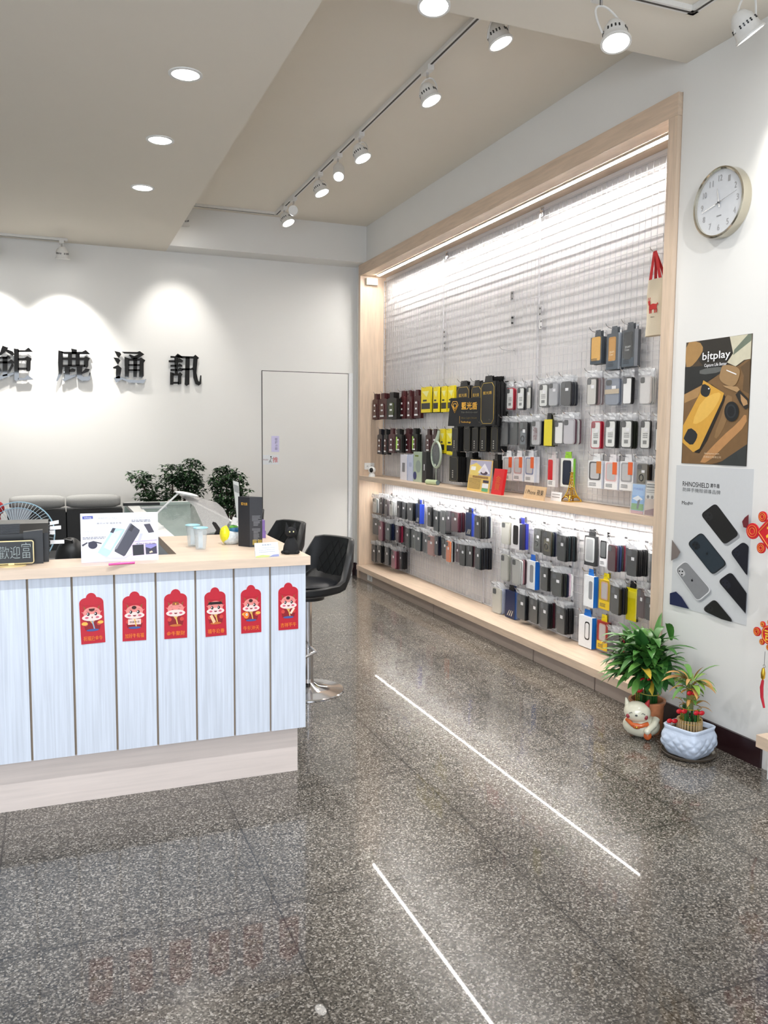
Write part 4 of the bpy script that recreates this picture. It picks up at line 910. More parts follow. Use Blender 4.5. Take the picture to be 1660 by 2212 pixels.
# poster 1 (crop origin 1470,720, scale 7.63)
A = Sheet('accessory_poster', 'dark brown poster with yellow phone above the white poster', [(95, 150), (1190, 8), (1105, 2190), (35, 2142)], (1470, 720, 7.63), mat((70, 56, 40), .5, var=.2, scale=12))
BR = lambda *c: mat(c, .5, var=.14, scale=30)
A.poly('tan_cloth', [(95, 150), (320, 130), (400, 250), (300, 430), (180, 560), (85, 560)], BR(168, 130, 78), 1)
A.poly('dark_cloth', [(320, 125), (820, 60), (880, 330), (780, 520), (400, 560), (300, 430), (400, 260)], BR(40, 36, 30), 0)
A.poly('page_picture', [(825, 55), (1190, 8), (1168, 420), (1060, 440), (920, 545), (780, 480), (880, 330)], BR(206, 200, 176), 0)
A.poly('page_shadow', [(1130, 15), (1190, 8), (1180, 120), (880, 360), (900, 270)], BR(110, 120, 104), 0)
A.poly('black_leather', [(80, 560), (780, 510), (700, 650), (370, 840), (75, 1000)], BR(32, 34, 34), 0)
A.poly('leather_sheen', [(330, 590), (740, 540), (690, 640), (330, 690)], BR(96, 98, 96), 1)
A.poly('tan_bag', [(75, 1020), (400, 850), (700, 640), (960, 540), (1100, 440), (1165, 430), (1145, 1040), (1120, 1840), (760, 2090), (520, 2160), (38, 2140), (60, 1500)], BR(120, 90, 56), 0)
A.poly('bag_fold', [(75, 1010), (380, 850), (300, 1050), (80, 1150)], BR(170, 132, 84), 0)
A.poly('bag_shade', [(1000, 560), (1165, 430), (1150, 1000), (1040, 940), (1060, 700)], BR(96, 74, 48), 0)
A.poly('bag_highlight', [(700, 1700), (960, 1480), (1100, 1300), (1110, 1500), (800, 1800), (460, 2140), (300, 2120)], BR(186, 136, 86), 1)
A.poly('bag_highlight', [(760, 1000), (900, 1060), (760, 1500), (620, 1750), (560, 1700), (720, 1300)], BR(140, 108, 70), 1)
A.poly('bag_shade', [(1120, 1830), (1105, 2190), (760, 2175), (620, 2160)], BR(50, 54, 54), 0)
A.poly('phone_shadow', [(440, 780), (760, 1010), (740, 1130), (360, 1980), (220, 1960)], BR(28, 22, 16), 1)
A.poly('phone_picture', [(395, 775), (735, 985), (700, 1110), (330, 1900), (225, 1960), (50, 1800), (60, 1520), (330, 1010)], mat((212, 160, 62), .5), 0)
A.poly('phone_sheen', [(380, 1080), (640, 960), (700, 1020), (520, 1330), (300, 1500), (200, 1480)], mat((228, 182, 86), .5), 1)
A.poly('camera_picture', [(385, 820), (520, 890), (500, 1010), (440, 1060), (350, 1010), (350, 930)], mat((28, 32, 34), .4), 1)
A.poly('lens_picture', [(475, 900), (500, 905), (495, 925), (475, 925)], M_paper)
A.poly('grip_picture', [(165, 1540), (300, 1640), (290, 1740), (205, 1860), (70, 1750), (80, 1700)], mat((32, 34, 36), .4), 1)
A.poly('earbud_case_picture', [(720, 500), (1000, 560), (1000, 700), (920, 880), (780, 860), (650, 760), (680, 620)], mat((160, 128, 88), .5), 2)
A.poly('earbud_case_lid', [(720, 860), (960, 880), (1000, 930), (950, 970), (760, 890)], mat((176, 142, 100), .5))
A.poly('light_slot', [(780, 600), (945, 668), (940, 685), (776, 616)], M_paper)
A.poly('strap_picture', [(930, 1010), (1000, 940), (1140, 1080), (1140, 1230), (1090, 1255), (1000, 1150)], mat((34, 30, 26), .5), 0)
A.poly('strap_gap', [(1010, 1000), (1120, 1110), (1130, 1170), (1060, 1200), (1020, 1110)], BR(180, 140, 96), 0)
A.poly('lens_cap_picture', [(865+120*math.cos(t), 1290+165*math.sin(t)) for t in [2*PI*i/24 for i in range(24)]], mat((24, 26, 28), .35))
A.poly('lens_cap_ring', [(858+82*math.cos(t), 1285+115*math.sin(t)) for t in [2*PI*i/24 for i in range(24)]], mat((44, 48, 52), .35))
A.poly('lens_cap_ring', [(855+60*math.cos(t), 1285+88*math.sin(t)) for t in [2*PI*i/24 for i in range(24)]], mat((22, 24, 28), .3))
A.txt('bịtplay', (612, 372), 460, 175, M_paper, .012); A.txt('Capture Life Better', (600, 522), 370, 70, M_paper, .008)
A.txt('bitplayinc.com', (540, 1985), 240, 36, mat((232, 210, 180), .5)); A.txt('貝禮股份有限公司', (545, 2040), 290, 36, mat((226, 200, 166), .5))
# poster 2 (crop origin 1420,700, scale 3.35)
Bp = Sheet('phone_case_poster', 'white poster with scattered phones above the bamboo plants', [(140, 1030), (700, 1040), (650, 2185), (105, 2030)], (1420, 700, 3.352), mat((206, 208, 210), .45, var=.02))
INK = mat((40, 40, 42), .5)
Bp.txt('RHINOSHIELD', (282, 1163), 192, 36, INK, .01); Bp.txt('犀牛盾', (422, 1172), 68, 32, INK, .01)
Bp.txt('防摔手機殼領導品牌', (322, 1208), 272, 30, mat((96, 98, 100), .5)); Bp.txt('Mod', (208, 1295), 50, 26, INK, 0); Bp.txt('NX', (250, 1298), 28, 18, INK)
def ph(pts, body, cam, rim=None, apple=False):
    sh_ = [(q[0]+12, q[1]+14) for q in pts]; Bp.poly('phone_shadow', round_poly(sh_, 30), mat((150, 152, 156), .5)); Bp.phone(pts, body, cam, rim=rim)
    if apple:
        cx = sum(q[0] for q in pts)/4; cy = sum(q[1] for q in pts)/4; Bp.poly('fruit_mark', [(cx-9, cy-2), (cx-5, cy-9), (cx+4, cy-8), (cx+7, cy-1), (cx+5, cy+8), (cx-5, cy+9)], mat((20, 24, 30), .3), 1); Bp.poly('fruit_mark', [(cx, cy-11), (cx+4, cy-17), (cx+5, cy-12)], mat((20, 24, 30), .3))
ph([(318, 1378), (428, 1295), (600, 1525), (492, 1600)], (24, 24, 25), (34, 34, 36))
ph([(232, 1590), (330, 1512), (505, 1735), (405, 1812)], (38, 50, 60), (22, 30, 38), rim=(18, 24, 28), apple=True)
ph([(140, 1778), (215, 1715), (395, 1925), (300, 2005)], (136, 137, 140), (190, 190, 192), rim=(224, 224, 226), apple=True)
ph([(450, 1860), (545, 1792), (668, 1960), (664, 2110)], (16, 17, 26), (30, 32, 46))
ph([(540, 1650), (635, 1575), (680, 1610), (668, 1830)], (18, 20, 34), (26, 30, 46))
ph([(345, 2065), (430, 1992), (560, 2150), (500, 2175)], (26, 26, 27), (38, 38, 40), rim=(70, 70, 72))
Bp.poly('phone_picture', [(105, 1948), (150, 1936), (190, 1975), (245, 2062), (105, 2028)], mat((24, 36, 74), .4), 0)
Bp.poly('phone_picture', [(118, 1560), (182, 1650), (160, 1690), (112, 1712)], mat((122, 112, 108), .4), 0)
Bp.poly('phone_picture', [(678, 1378), (650, 1400), (630, 1430), (640, 1470), (676, 1480)], mat((110, 34, 44), .4), 0)
# display unit past the end of the wall
p = atx(1646, 1600, 2.62)
o = thing('wall_display_unit', 'second maple display unit at the right edge beyond the skirting', 'display unit', (2.7, 2.0, 0))
MB().box((2.615, 1.3, .155), (XW-.001, 2.50, .205)).build('bench_top', M_wood_y, o)
MB().box((2.70, 1.3, 0), (XW-.001, 2.49, .154)).build('plinth', mat((172, 168, 166), .5), o)
MB().box((2.70, 2.495, 0), (2.768, 2.515, .15)).build('side_board', M_white, o)
MB().box((XW-.02, 1.3, .66), (XW-.001, 2.56, 1.29)).build('poster_panel', mat((190, 196, 226), .4, var=.12, scale=6), o)
MB().box((2.66, 1.3, .60), (XW-.001, 2.535, .625)).build('glass_ledge', M_acryl, o)
# red knot hangings
def knot(u, v, X, r, label, ch, diamond=True):
    c = atx(u, v, X); o = thing('lucky_knot', label, 'hanging decoration', (X, c.y, c.z-r), 'red lucky hangings')
    P = [(X, c.y, c.z+r), (X, c.y-r, c.z), (X, c.y, c.z-r), (X, c.y+r, c.z)] if diamond else [(X, c.y+r*.75*math.cos(t*PI/12), c.z+r*.75*math.sin(t*PI/12)) for t in range(24)]
    MB().prism(P, (.006, 0, 0)).build('plaque', mat((206, 26, 40), .5), o)
    P2 = [(X-.0012, c.y+(q[1]-c.y)*.84, c.z+(q[2]-c.z)*.84) for q in P]; b = MB(); b.tube(P2, .0015, 4, True); b.build('gold_outline', M_goldp, o)
    lb = MB(); lg = MB()
    angs = [0, PI/4, -PI/4, 3*PI/4, -3*PI/4, PI] if diamond else [k*PI/4 for k in range(8)]
    for a in angs:
        rr = r*(1.22 if abs(a) in (0, PI) else .98); k = .36*r if a in (0, PI) else .24*r
        cc = (X+.001, c.y+rr*math.cos(a), c.z+rr*math.sin(a))
        MB().cyl(cc, (X+.006, cc[1], cc[2]), k, n=18).build('loop', mat((206, 26, 40), .5), o)
        for f in (.72, .4): lg.tube([(X-.0005, cc[1]+k*f*math.cos(t*PI/8), cc[2]+k*f*math.sin(t*PI/8)) for t in range(16)], .0008, 4, True)
    lg.build('gold_loops', M_goldp, o)
    text(ch, 'lettering', mat((244, 206, 60), .5), o, (X-.0012, c.y, c.z), RX, UP, r*.85, r*.95, bold=.02)
    b = MB(); b.tube([(X+.003, c.y, c.z+r), (X+.003, c.y, c.z+r+.25)], .001, 4); b.build('cord', M_red, o)
    return o, c
knot(1673, 1154, 2.66, .092, 'red diamond lucky hanging with gold character at the right edge', '福')
o, c = knot(1662, 1372, 2.64, .052, 'smaller red hanging with gold flower below the diamond one', '吉', False)
p2 = c+Vector((0, .015, -.07))
b = MB(); b.tube([p2, p2+Vector((0, 0, -.06))], .0012, 4); b.tube([p2+Vector((0, 0, -.06))+Vector((0, .006*math.cos(t*PI/5), .006*math.sin(t*PI/5))) for t in range(10)], .0012, 4, True); b.build('hanging_ring', M_chrome, o)
MB().lathe([(.001, 0), (.008, .01), (.009, .03), (.005, .05), (.001, .052)], p2+Vector((0, .004, -.12)), 12).build('gold_bead', M_gold, o, smooth=True)
MB().tube([p2+Vector((0, .004, -.12)), p2+Vector((0, .008, -.15)), p2+Vector((0, .004, -.19)), p2+Vector((0, -.01, -.23))], [.005, .007, .006, .004], 8).build('tassel', mat((186, 30, 50), .7), o)

# ------------------------------------------------------------------ ceiling lights
M_bulb = mat((255, 252, 246), .4, emit=14, name='lit_lamp')
M_body = mat((222, 220, 216), .35, name='lamp_white'); M_shade = mat((196, 194, 196), .4)
for i, (u, v, w) in enumerate(((401, 160, 'nearest'), (346, 302, 'middle'), (308, 405, 'farthest'))):
    c = atz(u, v, ZL); o = thing('recessed_downlight', 'round recessed ceiling downlight, %s of the three' % w, 'downlight', (c.x, c.y, ZL), 'recessed downlights')
    MB().lathe([(.062, 0), (.076, 0), (.076, -.004), (.062, -.006)], c, 32).build('trim_ring', M_white, o)
    MB().lathe([(.001, -.003), (.062, -.003), (.062, 0), (.001, 0)], c, 32).build('diffuser', M_bulb, o)
    light('downlight_glow', 'AREA', (c.x, c.y, ZL-.01), 11, WARM, (c.x, c.y, 0), shape='DISK', size=.13)
def track(pts, label):
    a = Vector(pts[0]); o = thing('lighting_track', label, 'track', a, 'lighting tracks')
    for p, q in zip(pts[:-1], pts[1:]):
        p, q = Vector(p), Vector(q); d = (q-p).normalized(); s_ = d.cross(Vector((0, 0, 1)))*.017
        MB().prism([p-s_-d*.017, p+s_-d*.017, q+s_+d*.017, q-s_+d*.017], (0, 0, -.02)).build('rail', M_body, o)
        s2 = s_*.32; e = Vector((0, 0, -.0203)); MB().prism([p-s2+e, p+s2+e, q+s2+e, q-s2+e], (0, 0, -.0006)).build('slot', mat((60, 56, 52), .6), o)
    return o
track([(1.87, 3.27, ZR), (1.87, 7.07+.0, ZR), (1.87, 7.36, ZR)], 'long white lighting track on the recessed ceiling')
track([(.99, 7.37, ZR), (1.85, 7.37, ZR)], 'short white lighting track across the far end of the recess')
track([(-1.2, 7.62, ZL), (.135, 7.62, ZL)], 'white lighting track above the wall characters')
track([(.98, 2.84, ZN), (2.44, 2.84, ZN), (2.44, .6, ZN)], 'cornered white lighting track on the near ceiling')
def spot(mount, head, aim, label, R=.052, energy=14, cyl=False, lit=True, size=70, col=WARM, blend=.6, le=None):
    m = Vector(mount); h = Vector(head); a = (Vector(aim)-h).normalized()
    o = thing('track_spotlight', label, 'spotlight', m, 'track spotlights')
    MB().box(m+Vector((-.018, -.045, -.045)), m+Vector((.018, .045, -.018))).build('adapter', M_body, o)
    MB().cyl(m+Vector((0, 0, -.045)), m+Vector((0, 0, -.075)), .007, n=10).build('stem', M_chrome, o)
    top = h-a*.055
    if cyl:
        MB().lathe([(.001, -.05), (.036, -.05), (.038, -.04), (.038, .055), (.033, .055), (.033, .04)], h, 24, a).build('housing', M_body, o, smooth=True)
        MB().tube([m+Vector((0, 0, -.07)), h-a*.03], .006, 8).build('arm', M_body, o)
        MB().lathe([(.001, .045), (.032, .045), (.032, .05), (.001, .05)], h, 24, a).build('lamp_face', M_bulb if lit else M_shade, o)
    else:
        MB().lathe([(.001, -.062), (.016, -.062), (.026, -.055), (R*.80, -.03), (R*.90, 0), (R*.98, .022), (R*1.12, .03), (R*1.12, .036), (R*.96, .036)], h, 28, a).build('housing', M_body, o, smooth=True); hs = bpy.context.scene.collection.objects[-1]
        MB().lathe([(.001, .031), (R*.96, .031), (R*.96, .034), (.001, .034)], h, 28, a).build('lamp_face', M_bulb, hs)
        sd = a.cross(Vector((.3, 1, 0))).normalized(); yk = MB(); t0 = m+Vector((0, 0, -.075))
        for s_ in (-1, 1):
            e = h+sd*s_*R*.95-a*.005; tt_ = t0-a*0; yk.tube([tt_+(e-tt_-sd*s_*R*.95)*(1-math.cos(w_*PI/16))+sd*s_*R*.95*math.sin(w_*PI/16)**.8 for w_ in range(9)], .0042, 6)
        yk.build('yoke', M_body, o, smooth=True)
        vb = MB(); a1 = sd; a2 = a.cross(sd)
        for k in range(20):
            t = 2*PI*k/20
            if k % 5 == 4: continue
            dd = a1*math.cos(t)+a2*math.sin(t); vb.cyl(h-a*.012+dd*R*.80, h-a*.012+dd*(R*.905), .0035, n=6)
            vb.cyl(h-a*.005+dd*R*.80, h-a*.005+dd*(R*.925), .0035, n=6)
        vb.build('vent_slots', M_black, hs)
    if lit:
        l = light('spot_beam', 'SPOT', h+a*.045, energy if le is None else le, col, h+a*2, spot_size=math.radians(size), spot_blend=blend, shadow_soft_size=.03)
    return o
TX = 1.87
def rec(mu, mv, hu, hv, tgt, label, **k):
    m = atz(mu, mv, ZR-.02); hd = atz(hu, hv, 3.16); ym = m.y
    return spot((TX, ym, ZR), (hd.x, hd.y, hd.z), tgt, label, **k)
spot((TX, 3.40, ZR), tuple(atz(1077, 78, 3.17)), (2.75, 2.9, .6), 'track spotlight half hidden by the near beam edge', energy=22)
rec(927, 147, 927, 205, (2.75, 3.4, .6), 'nearest full track spotlight on the recessed ceiling', energy=26)
rec(783, 290, 780, 332, (2.75, 4.3, .6), 'second full track spotlight on the recessed ceiling', energy=26)
rec(733, 335, 732, 372, (1.2, 3.6, .9), 'cylinder spotlight facing the camera on the recess track', cyl=True, energy=16)
rec(694, 375, 692, 408, (2.75, 5.2, .6), 'track spotlight between the two cylinder lamps', energy=26)
rec(637, 428, 634, 455, (2.2, 7.9, 3.4), 'unlit cylinder lamp pointing away to the far wall', cyl=True, lit=False)
rec(617, 448, 620, 474, (2.75, 5.9, .6), 'farthest track spotlight, tilted beside the unlit cylinder', energy=22)
hd = aty(135, 550, 7.45)
spot((.105, 7.62, ZL), tuple(hd), (.10, 7.78, 1.3), 'wall washing spotlight above the second wall character', energy=125, size=90, blend=1.0)
# neighbours on the same wall track and recess track, outside the view or hidden by the bulkhead
spot((-.45, 7.62, ZL), (-.45, 7.45, hd.z), (-.45, 7.78, 1.3), 'wall washing spotlight above the first wall character', energy=110, size=90, blend=1.0)
spot((1.04, 7.37, ZR), (1.04, 7.20, 3.14), (1.02, 7.78, 2.05), 'wall washing spotlight behind the bulkhead edge', energy=36, size=66, blend=.9)
def near(mu, u, v, z, tgt, label, **k):
    hd = atz(u, v, z); return spot((mu[0], mu[1], ZN), tuple(hd), tgt, label, **k)
h1 = atz(938, -2, 2.93); near((h1.x, 2.84), 938, -6, 2.93, (1.1, 2.3, 0), 'spotlight cut by the top picture edge', energy=26)
near((2.0, 2.84), 1330, 76, 2.93, (1.75, 1.9, 0), 'large spotlight in front of the beam', energy=26)
near((2.44, 2.55), 1612, 58, 2.93, (3.2, 2.35, 1.9), 'spotlight at the top right corner', energy=16, size=90)
# further track lamps above the shop entrance, behind the picture edge: they light the counter front
for (x, y, t) in ((-.7, 2.0, (-.4, 3.2, .5)), (.25, 2.0, (.3, 3.2, .5)), (1.0, 2.0, (.8, 3.2, .5))):
    light('unseen_spot_beam', 'SPOT', (x, y, 3.0), 110, (.92, .96, 1.0), t, spot_size=math.radians(66), spot_blend=.9, shadow_soft_size=.02)
light('unseen_spot_beam', 'SPOT', (1.9, 1.0, 3.0), 110, (.95, .97, 1), (2.9, 2.7, .9), spot_size=math.radians(90), spot_blend=.8, shadow_soft_size=.03)  # unseen lamp added to brighten the lower right wall

# ------------------------------------------------------------------ characters on the back wall
M_char = mat((14, 14, 16), .03, 0.0, var=.01, coat=1.0, name='black_acrylic')
GLYPH = {
'鉅': [[(108, 190), (148, 196), (148, 430), (130, 446), (113, 436)], [(140, 203), (195, 203), (222, 183), (258, 217), (140, 219)], [(140, 266), (190, 266), (212, 250), (248, 270), (240, 290), (238, 355), (232, 368), (205, 368), (206, 284), (140, 282)], [(140, 340), (212, 340), (212, 357), (140, 357)], [(140, 420), (190, 420), (215, 397), (262, 432), (140, 438)],
 [(20, 168), (66, 185), (40, 218), (-38, 276), (-46, 266), (-2, 225)], [(42, 192), (100, 214), (112, 236), (98, 248), (46, 214)], [(-20, 254), (48, 254), (62, 242), (82, 258), (80, 270), (-20, 270)], [(-42, 290), (68, 290), (86, 274), (112, 296), (108, 307), (-42, 307)], [(20, 256), (58, 256), (58, 402), (20, 408)], [(-32, 318), (-2, 336), (16, 372), (-8, 388)], [(94, 303), (108, 320), (76, 378), (60, 372)], [(-46, 414), (30, 394), (106, 376), (110, 390), (60, 412), (-18, 442), (-46, 432)]],
'鹿': [[(555, 190), (600, 200), (598, 234), (560, 234)], [(455, 205), (500, 216), (640, 216), (668, 202), (706, 236), (500, 234)], [(455, 205), (492, 216), (490, 330), (482, 390), (446, 448), (438, 442), (458, 380), (453, 300)], [(488, 262), (655, 262), (670, 250), (701, 268), (690, 288), (688, 328), (678, 342), (655, 332), (655, 282), (488, 280)], [(530, 230), (562, 230), (562, 325), (530, 325)], [(590, 230), (622, 230), (622, 325), (590, 325)], [(488, 317), (664, 317), (664, 335), (488, 335)], [(504, 333), (545, 333), (545, 400), (592, 392), (592, 406), (500, 447), (486, 432), (505, 420)], [(540, 356), (565, 344), (590, 355), (584, 371), (540, 374)], [(598, 333), (642, 333), (640, 398), (652, 412), (690, 408), (698, 376), (706, 380), (702, 432), (690, 442), (636, 442), (600, 418)], [(636, 378), (668, 345), (701, 352), (690, 370), (640, 390)]],
'通': [[(893, 210), (935, 220), (946, 236), (926, 263), (914, 250)], [(886, 260), (925, 267), (939, 286), (920, 317), (904, 292)], [(882, 336), (920, 319), (948, 344), (936, 424), (903, 424), (906, 348), (884, 346)], [(888, 420), (925, 404), (990, 430), (1080, 439), (1142, 430), (1120, 461), (1010, 457), (952, 432), (905, 457)], [(950, 216), (1070, 218), (1090, 211), (1126, 236), (1062, 277), (1034, 277), (1004, 240), (1015, 236), (1046, 250), (1080, 234), (970, 230)], [(971, 256), (1010, 268), (1006, 416), (974, 416)], [(1002, 269), (1085, 269), (1100, 261), (1134, 283), (1121, 302), (1121, 405), (1106, 422), (1084, 410), (1090, 286), (1002, 286)], [(1040, 262), (1071, 262), (1067, 415), (1040, 412)], [(1002, 312), (1092, 312), (1092, 326), (1002, 326)], [(1002, 352), (1092, 352), (1092, 366), (1002, 366)]],
'訊': [[(1386, 230), (1424, 254), (1410, 266), (1366, 250)], [(1330, 248), (1370, 251), (1390, 242), (1430, 264), (1330, 264)], [(1316, 282), (1385, 282), (1400, 264), (1430, 286), (1420, 300), (1316, 298)], [(1330, 317), (1390, 317), (1400, 307), (1421, 320), (1420, 333), (1330, 333)], [(1330, 350), (1390, 350), (1405, 337), (1430, 356), (1420, 367), (1330, 366)], [(1360, 260), (1391, 260), (1386, 388), (1364, 388)], [(1327, 374), (1356, 382), (1352, 472), (1327, 472)], [(1340, 384), (1395, 384), (1405, 374), (1424, 393), (1414, 408), (1413, 466), (1387, 472), (1389, 402), (1340, 400)], [(1345, 450), (1395, 450), (1395, 466), (1345, 466)],
 [(1405, 249), (1510, 252), (1524, 239), (1552, 263), (1541, 275), (1532, 380), (1546, 442), (1556, 450), (1562, 400), (1571, 400), (1569, 466), (1550, 480), (1524, 466), (1508, 420), (1503, 340), (1508, 270), (1410, 267)], [(1448, 258), (1480, 258), (1476, 470), (1455, 482), (1440, 470)], [(1420, 345), (1490, 345), (1501, 339), (1512, 358), (1420, 361)]]}
for ch, u0, u1, v0, v1, w in (('鉅', -12, 70, 750, 823, 'first, cut by the left edge'), ('鹿', 121, 198, 752, 826, 'second from the left'), ('通', 244, 317, 757, 830, 'third from the left'), ('訊', 363, 435, 764, 836, 'last on the right')):
    a = aty(u0, (v0+v1)/2, YB-.03); b = aty(u1, (v0+v1)/2, YB-.03); t = aty((u0+u1)/2, v0, YB-.03); l = aty((u0+u1)/2, v1, YB-.03)
    gb = MB(); o = thing('wall_character', 'raised black shop sign character on the back wall, %s' % w, 'sign letter', (a.x, YB-.02, l.z), 'raised shop sign characters')
    for kk, pl_ in enumerate(GLYPH[ch]):
        gb.prism([aty(x/3.609, 700+y/3.609, YB-.03) for x, y in pl_], (0, .014+.0003*kk, 0))
    gb.build('letter_body', M_char, o)
    bb = MB()
    for dx, dz in ((-.08, -.06), (.08, .06)): bb.cyl(((a.x+b.x)/2+dx, YB-.0165, (t.z+l.z)/2+dz), ((a.x+b.x)/2+dx, YB, (t.z+l.z)/2+dz), .004, n=8)
    bb.build('standoff', M_chrome, o)
# notices on the door
q = aty(595, 959, YB-.011); o = thing('door_notice', 'small lilac notice with vertical writing on the door', 'notice', q); MB().box((q.x-.037, YB-.0125, q.z-.075), (q.x+.037, YB-.0105, q.z+.075)).build('sheet', mat((208, 204, 236), .5), o)
text('敬請\n推門\n入內\n謝謝', 'lettering', mat((70, 66, 120), .5), o, (q.x+.008, YB-.013, q.z), (1, 0, 0), UP, .022, .115)
q = aty(585.5, 993, YB-.011); o = thing('push_sign', 'white PUSH sign with red character on the door edge', 'sign', q); MB().box((q.x-.078, YB-.0125, q.z-.045), (q.x+.078, YB-.0105, q.z+.045)).build('sheet', mat((224, 228, 232), .5), o)
text('PUSH', 'lettering', mat((130, 40, 60), .5), o, (q.x-.05, YB-.013, q.z), (1, 0, 0), UP, .045, .014); text('推', 'lettering', mat((196, 40, 50), .5), o, (q.x+.043, YB-.013, q.z), (1, 0, 0), UP, .05, .052)
b = MB(); b.cyl((q.x+.0, YB-.0135, q.z+.027), (q.x+.0, YB-.0125, q.z+.027), .007, n=10)
for P in ([(0, .017), (-.008, -.005), (.004, -.028)], [(-.008, -.005), (-.018, -.028)], [(0, .014), (.018, .010)]): b.tube([(q.x+x, YB-.013, q.z+z) for x, z in P], .0022, 4)
b.build('pushing_figure', M_dark, o)

# ------------------------------------------------------------------ service counter
ct = thing('service_counter', 'white plank fronted service counter with maple top', 'counter', (.2, 3.6, 0))
XL = -1.3
MB().prism([(XL, 3.21, .875), (.951, 3.21, .875), (.951, 4.035, .875), (.452, 4.035, .875), (.452, 3.428, .875), (XL, 3.428, .875)], (0, 0, .036)).build('countertop', M_wood_x, ct)
gx_ = [XL, -1.0, -.85, -.70, -.552, -.402, -.252, -.102, .0484, .197, .3468, .4958, .6447, .7903, .937]
for a, b in zip(gx_[:-1], gx_[1:]): MB().box((a+.004, 3.232, .197), (b-(.004 if b < .93 else 0), 3.25, .8745)).build('front_plank', M_panel, ct)
MB().box((XL, 3.242, .197), (.935, 3.252, .8745)).build('groove_backing', mat((150, 132, 112), .6), ct)
MB().box((.919, 3.2505, .197), (.937, 4.03, .8745)).box((.46, 4.015, .197), (.92, 4.03, .8745)).box((.452, 3.44, .197), (.47, 4.03, .8745)).box((XL, 3.41, .197), (.452, 3.427, .8745)).build('carcass', M_panel, ct)
MB().box((XL, 3.273, 0), (.914, 3.29, .1965)).box((.897, 3.29, 0), (.914, 4.0, .1965)).build('plinth', M_plinth, ct)
# glass showcase behind it
zs = .905; cb_ = atz(264, 1085, zs); yb2 = cb_.y
sc = thing('glass_showcase', 'white framed glass top showcase behind the counter', 'showcase', (.75, 5, 0))
MB().box((.455, 4.04, .05), (.475, yb2, .60)).box((.92, 4.04, .05), (.94, yb2, .60)).box((.475, 4.04, .05), (.92, 4.06, .60)).box((.475, yb2-.02, .05), (.92, yb2, .6)).build('cabinet_body', M_white, sc)
MB().box((.476, 4.061, .58), (.919, yb2-.021, .60)).build('display_floor', mat((206, 210, 212), .5), sc)
MB().box((.455, 4.04, .885), (.53, yb2, .905)).box((.92, 4.04, .885), (.94, yb2, .905)).box((.53, 4.04, .885), (.92, 4.075, .905)).box((.53, yb2-.03, .885), (.92, yb2, .905)).box((.455, 4.04, .60), (.475, 4.06, .885)).box((.92, 4.04, .60), (.94, 4.06, .885)).box((.455, yb2-.02, .6), (.475, yb2, .885)).build('frame', M_white, sc)
MB().box((.531, 4.076, .893), (.919, yb2-.031, .901)).build('top_glass', M_glass, sc)
MB().box((.476, yb2-.012, .6), (.919, yb2-.004, .885)).build('back_panel', M_white, sc)
MB().box((.459, 4.061, .60), (.464, yb2-.021, .884)).build('side_glass', M_glass, sc)
for k in range(6):
    y = yb2-.25-.33*k; solo(MB().box((.56, y-.04, .6005), (.62, y+.10, .612)).box((.565, y-.035, .612), (.615, y+.095, .613)), 'showcase_phone', M_black if k % 2 else M_dark, 'dark phone lying in the glass showcase, %s from the back' % ORD[k], 'phone', 'phones inside the showcase')
q = atz(305, 1091, zs); solo(MB().box((q.x-.12, q.y-.05, zs+.0005), (q.x+.12, q.y, zs+.018)), 'phone_tray', M_black, 'long black tray on the far end of the showcase', 'tray')
q = atz(325, 1098, zs); solo(MB().box((q.x-.06, q.y-.06, zs+.0005), (q.x+.1, q.y+.03, zs+.01)), 'document_stack', mat((170, 174, 176), .5), 'flat grey papers on the showcase in front of the black tray', 'papers')
# curved plastic sheet & black stand
q = Vector((.62, 4.12, zs))
o = thing('plastic_sheet', 'translucent grey curved plastic sheet standing on the showcase', 'plastic sheet', (q.x, 4.2, zs))
TL = [aty(u, v, y) for u, v, y in ((387, 1069, 4.5), (400, 1078, 4.45), (420, 1094, 4.35), (432, 1120, 4.25), (447, 1161, 4.1))]
TR = [aty(u, v, y) for u, v, y in ((440, 1078, 4.55), (468, 1085, 4.5), (483, 1098, 4.42), (497, 1125, 4.3), (480, 1161, 4.15))]
rows = []
for a, b in zip(TL, TR): a.z = max(a.z, zs+.002); b.z = max(b.z, zs+.002); rows.append([a.lerp(b, t/6)+Vector((0, 0, .006*math.sin(PI*t/6))) for t in range(7)])
MB().quads(rows).build('curved_sheet', M_smoke, o, smooth='all')
q = atz(468, 1163, zs-.0); o = thing('phone_stand', 'black curved phone stand before the plastic sheet', 'stand', (q.x, 4.09, zs))
P = [(u, v) for u, v in ((443, 1159), (462, 1156), (468, 1146), (459, 1131), (461, 1127), (467, 1129), (475, 1140), (481, 1155), (478, 1161), (450, 1163))]
MB().prism([aty(u, v, 4.055) for u, v in P], (0, .012, 0)).build('upright', M_black, o)
MB().box((q.x-.055, 4.045, zs+.0005), (q.x+.03, 4.085, zs+.006)).build('foot', M_black, o)
# ring lamp
a = aty(340, 1108, 4.45); b = aty(386, 1065, 4.45); o = thing('desk_lamp', 'white desk lamp with flat oval head behind the display board', 'lamp', (.50, 4.45, zs))
MB().tube([(a.x-.02, 4.45, zs+.01), a, b], .005, 8).build('arm', M_white, o, smooth=True)
hc = aty(403, 1067, 4.45); MB().ball(hc, (.062, .05, .010), 24, 8, Matrix.Rotation(math.radians(12), 3, 'Y')).build('head', M_white, o, smooth=True)
MB().lathe([(.001, 0), (.055, 0), (.05, .012), (.001, .014)], (a.x-.02, 4.45, zs+.0005), 24).build('base', M_white, o, smooth=True)
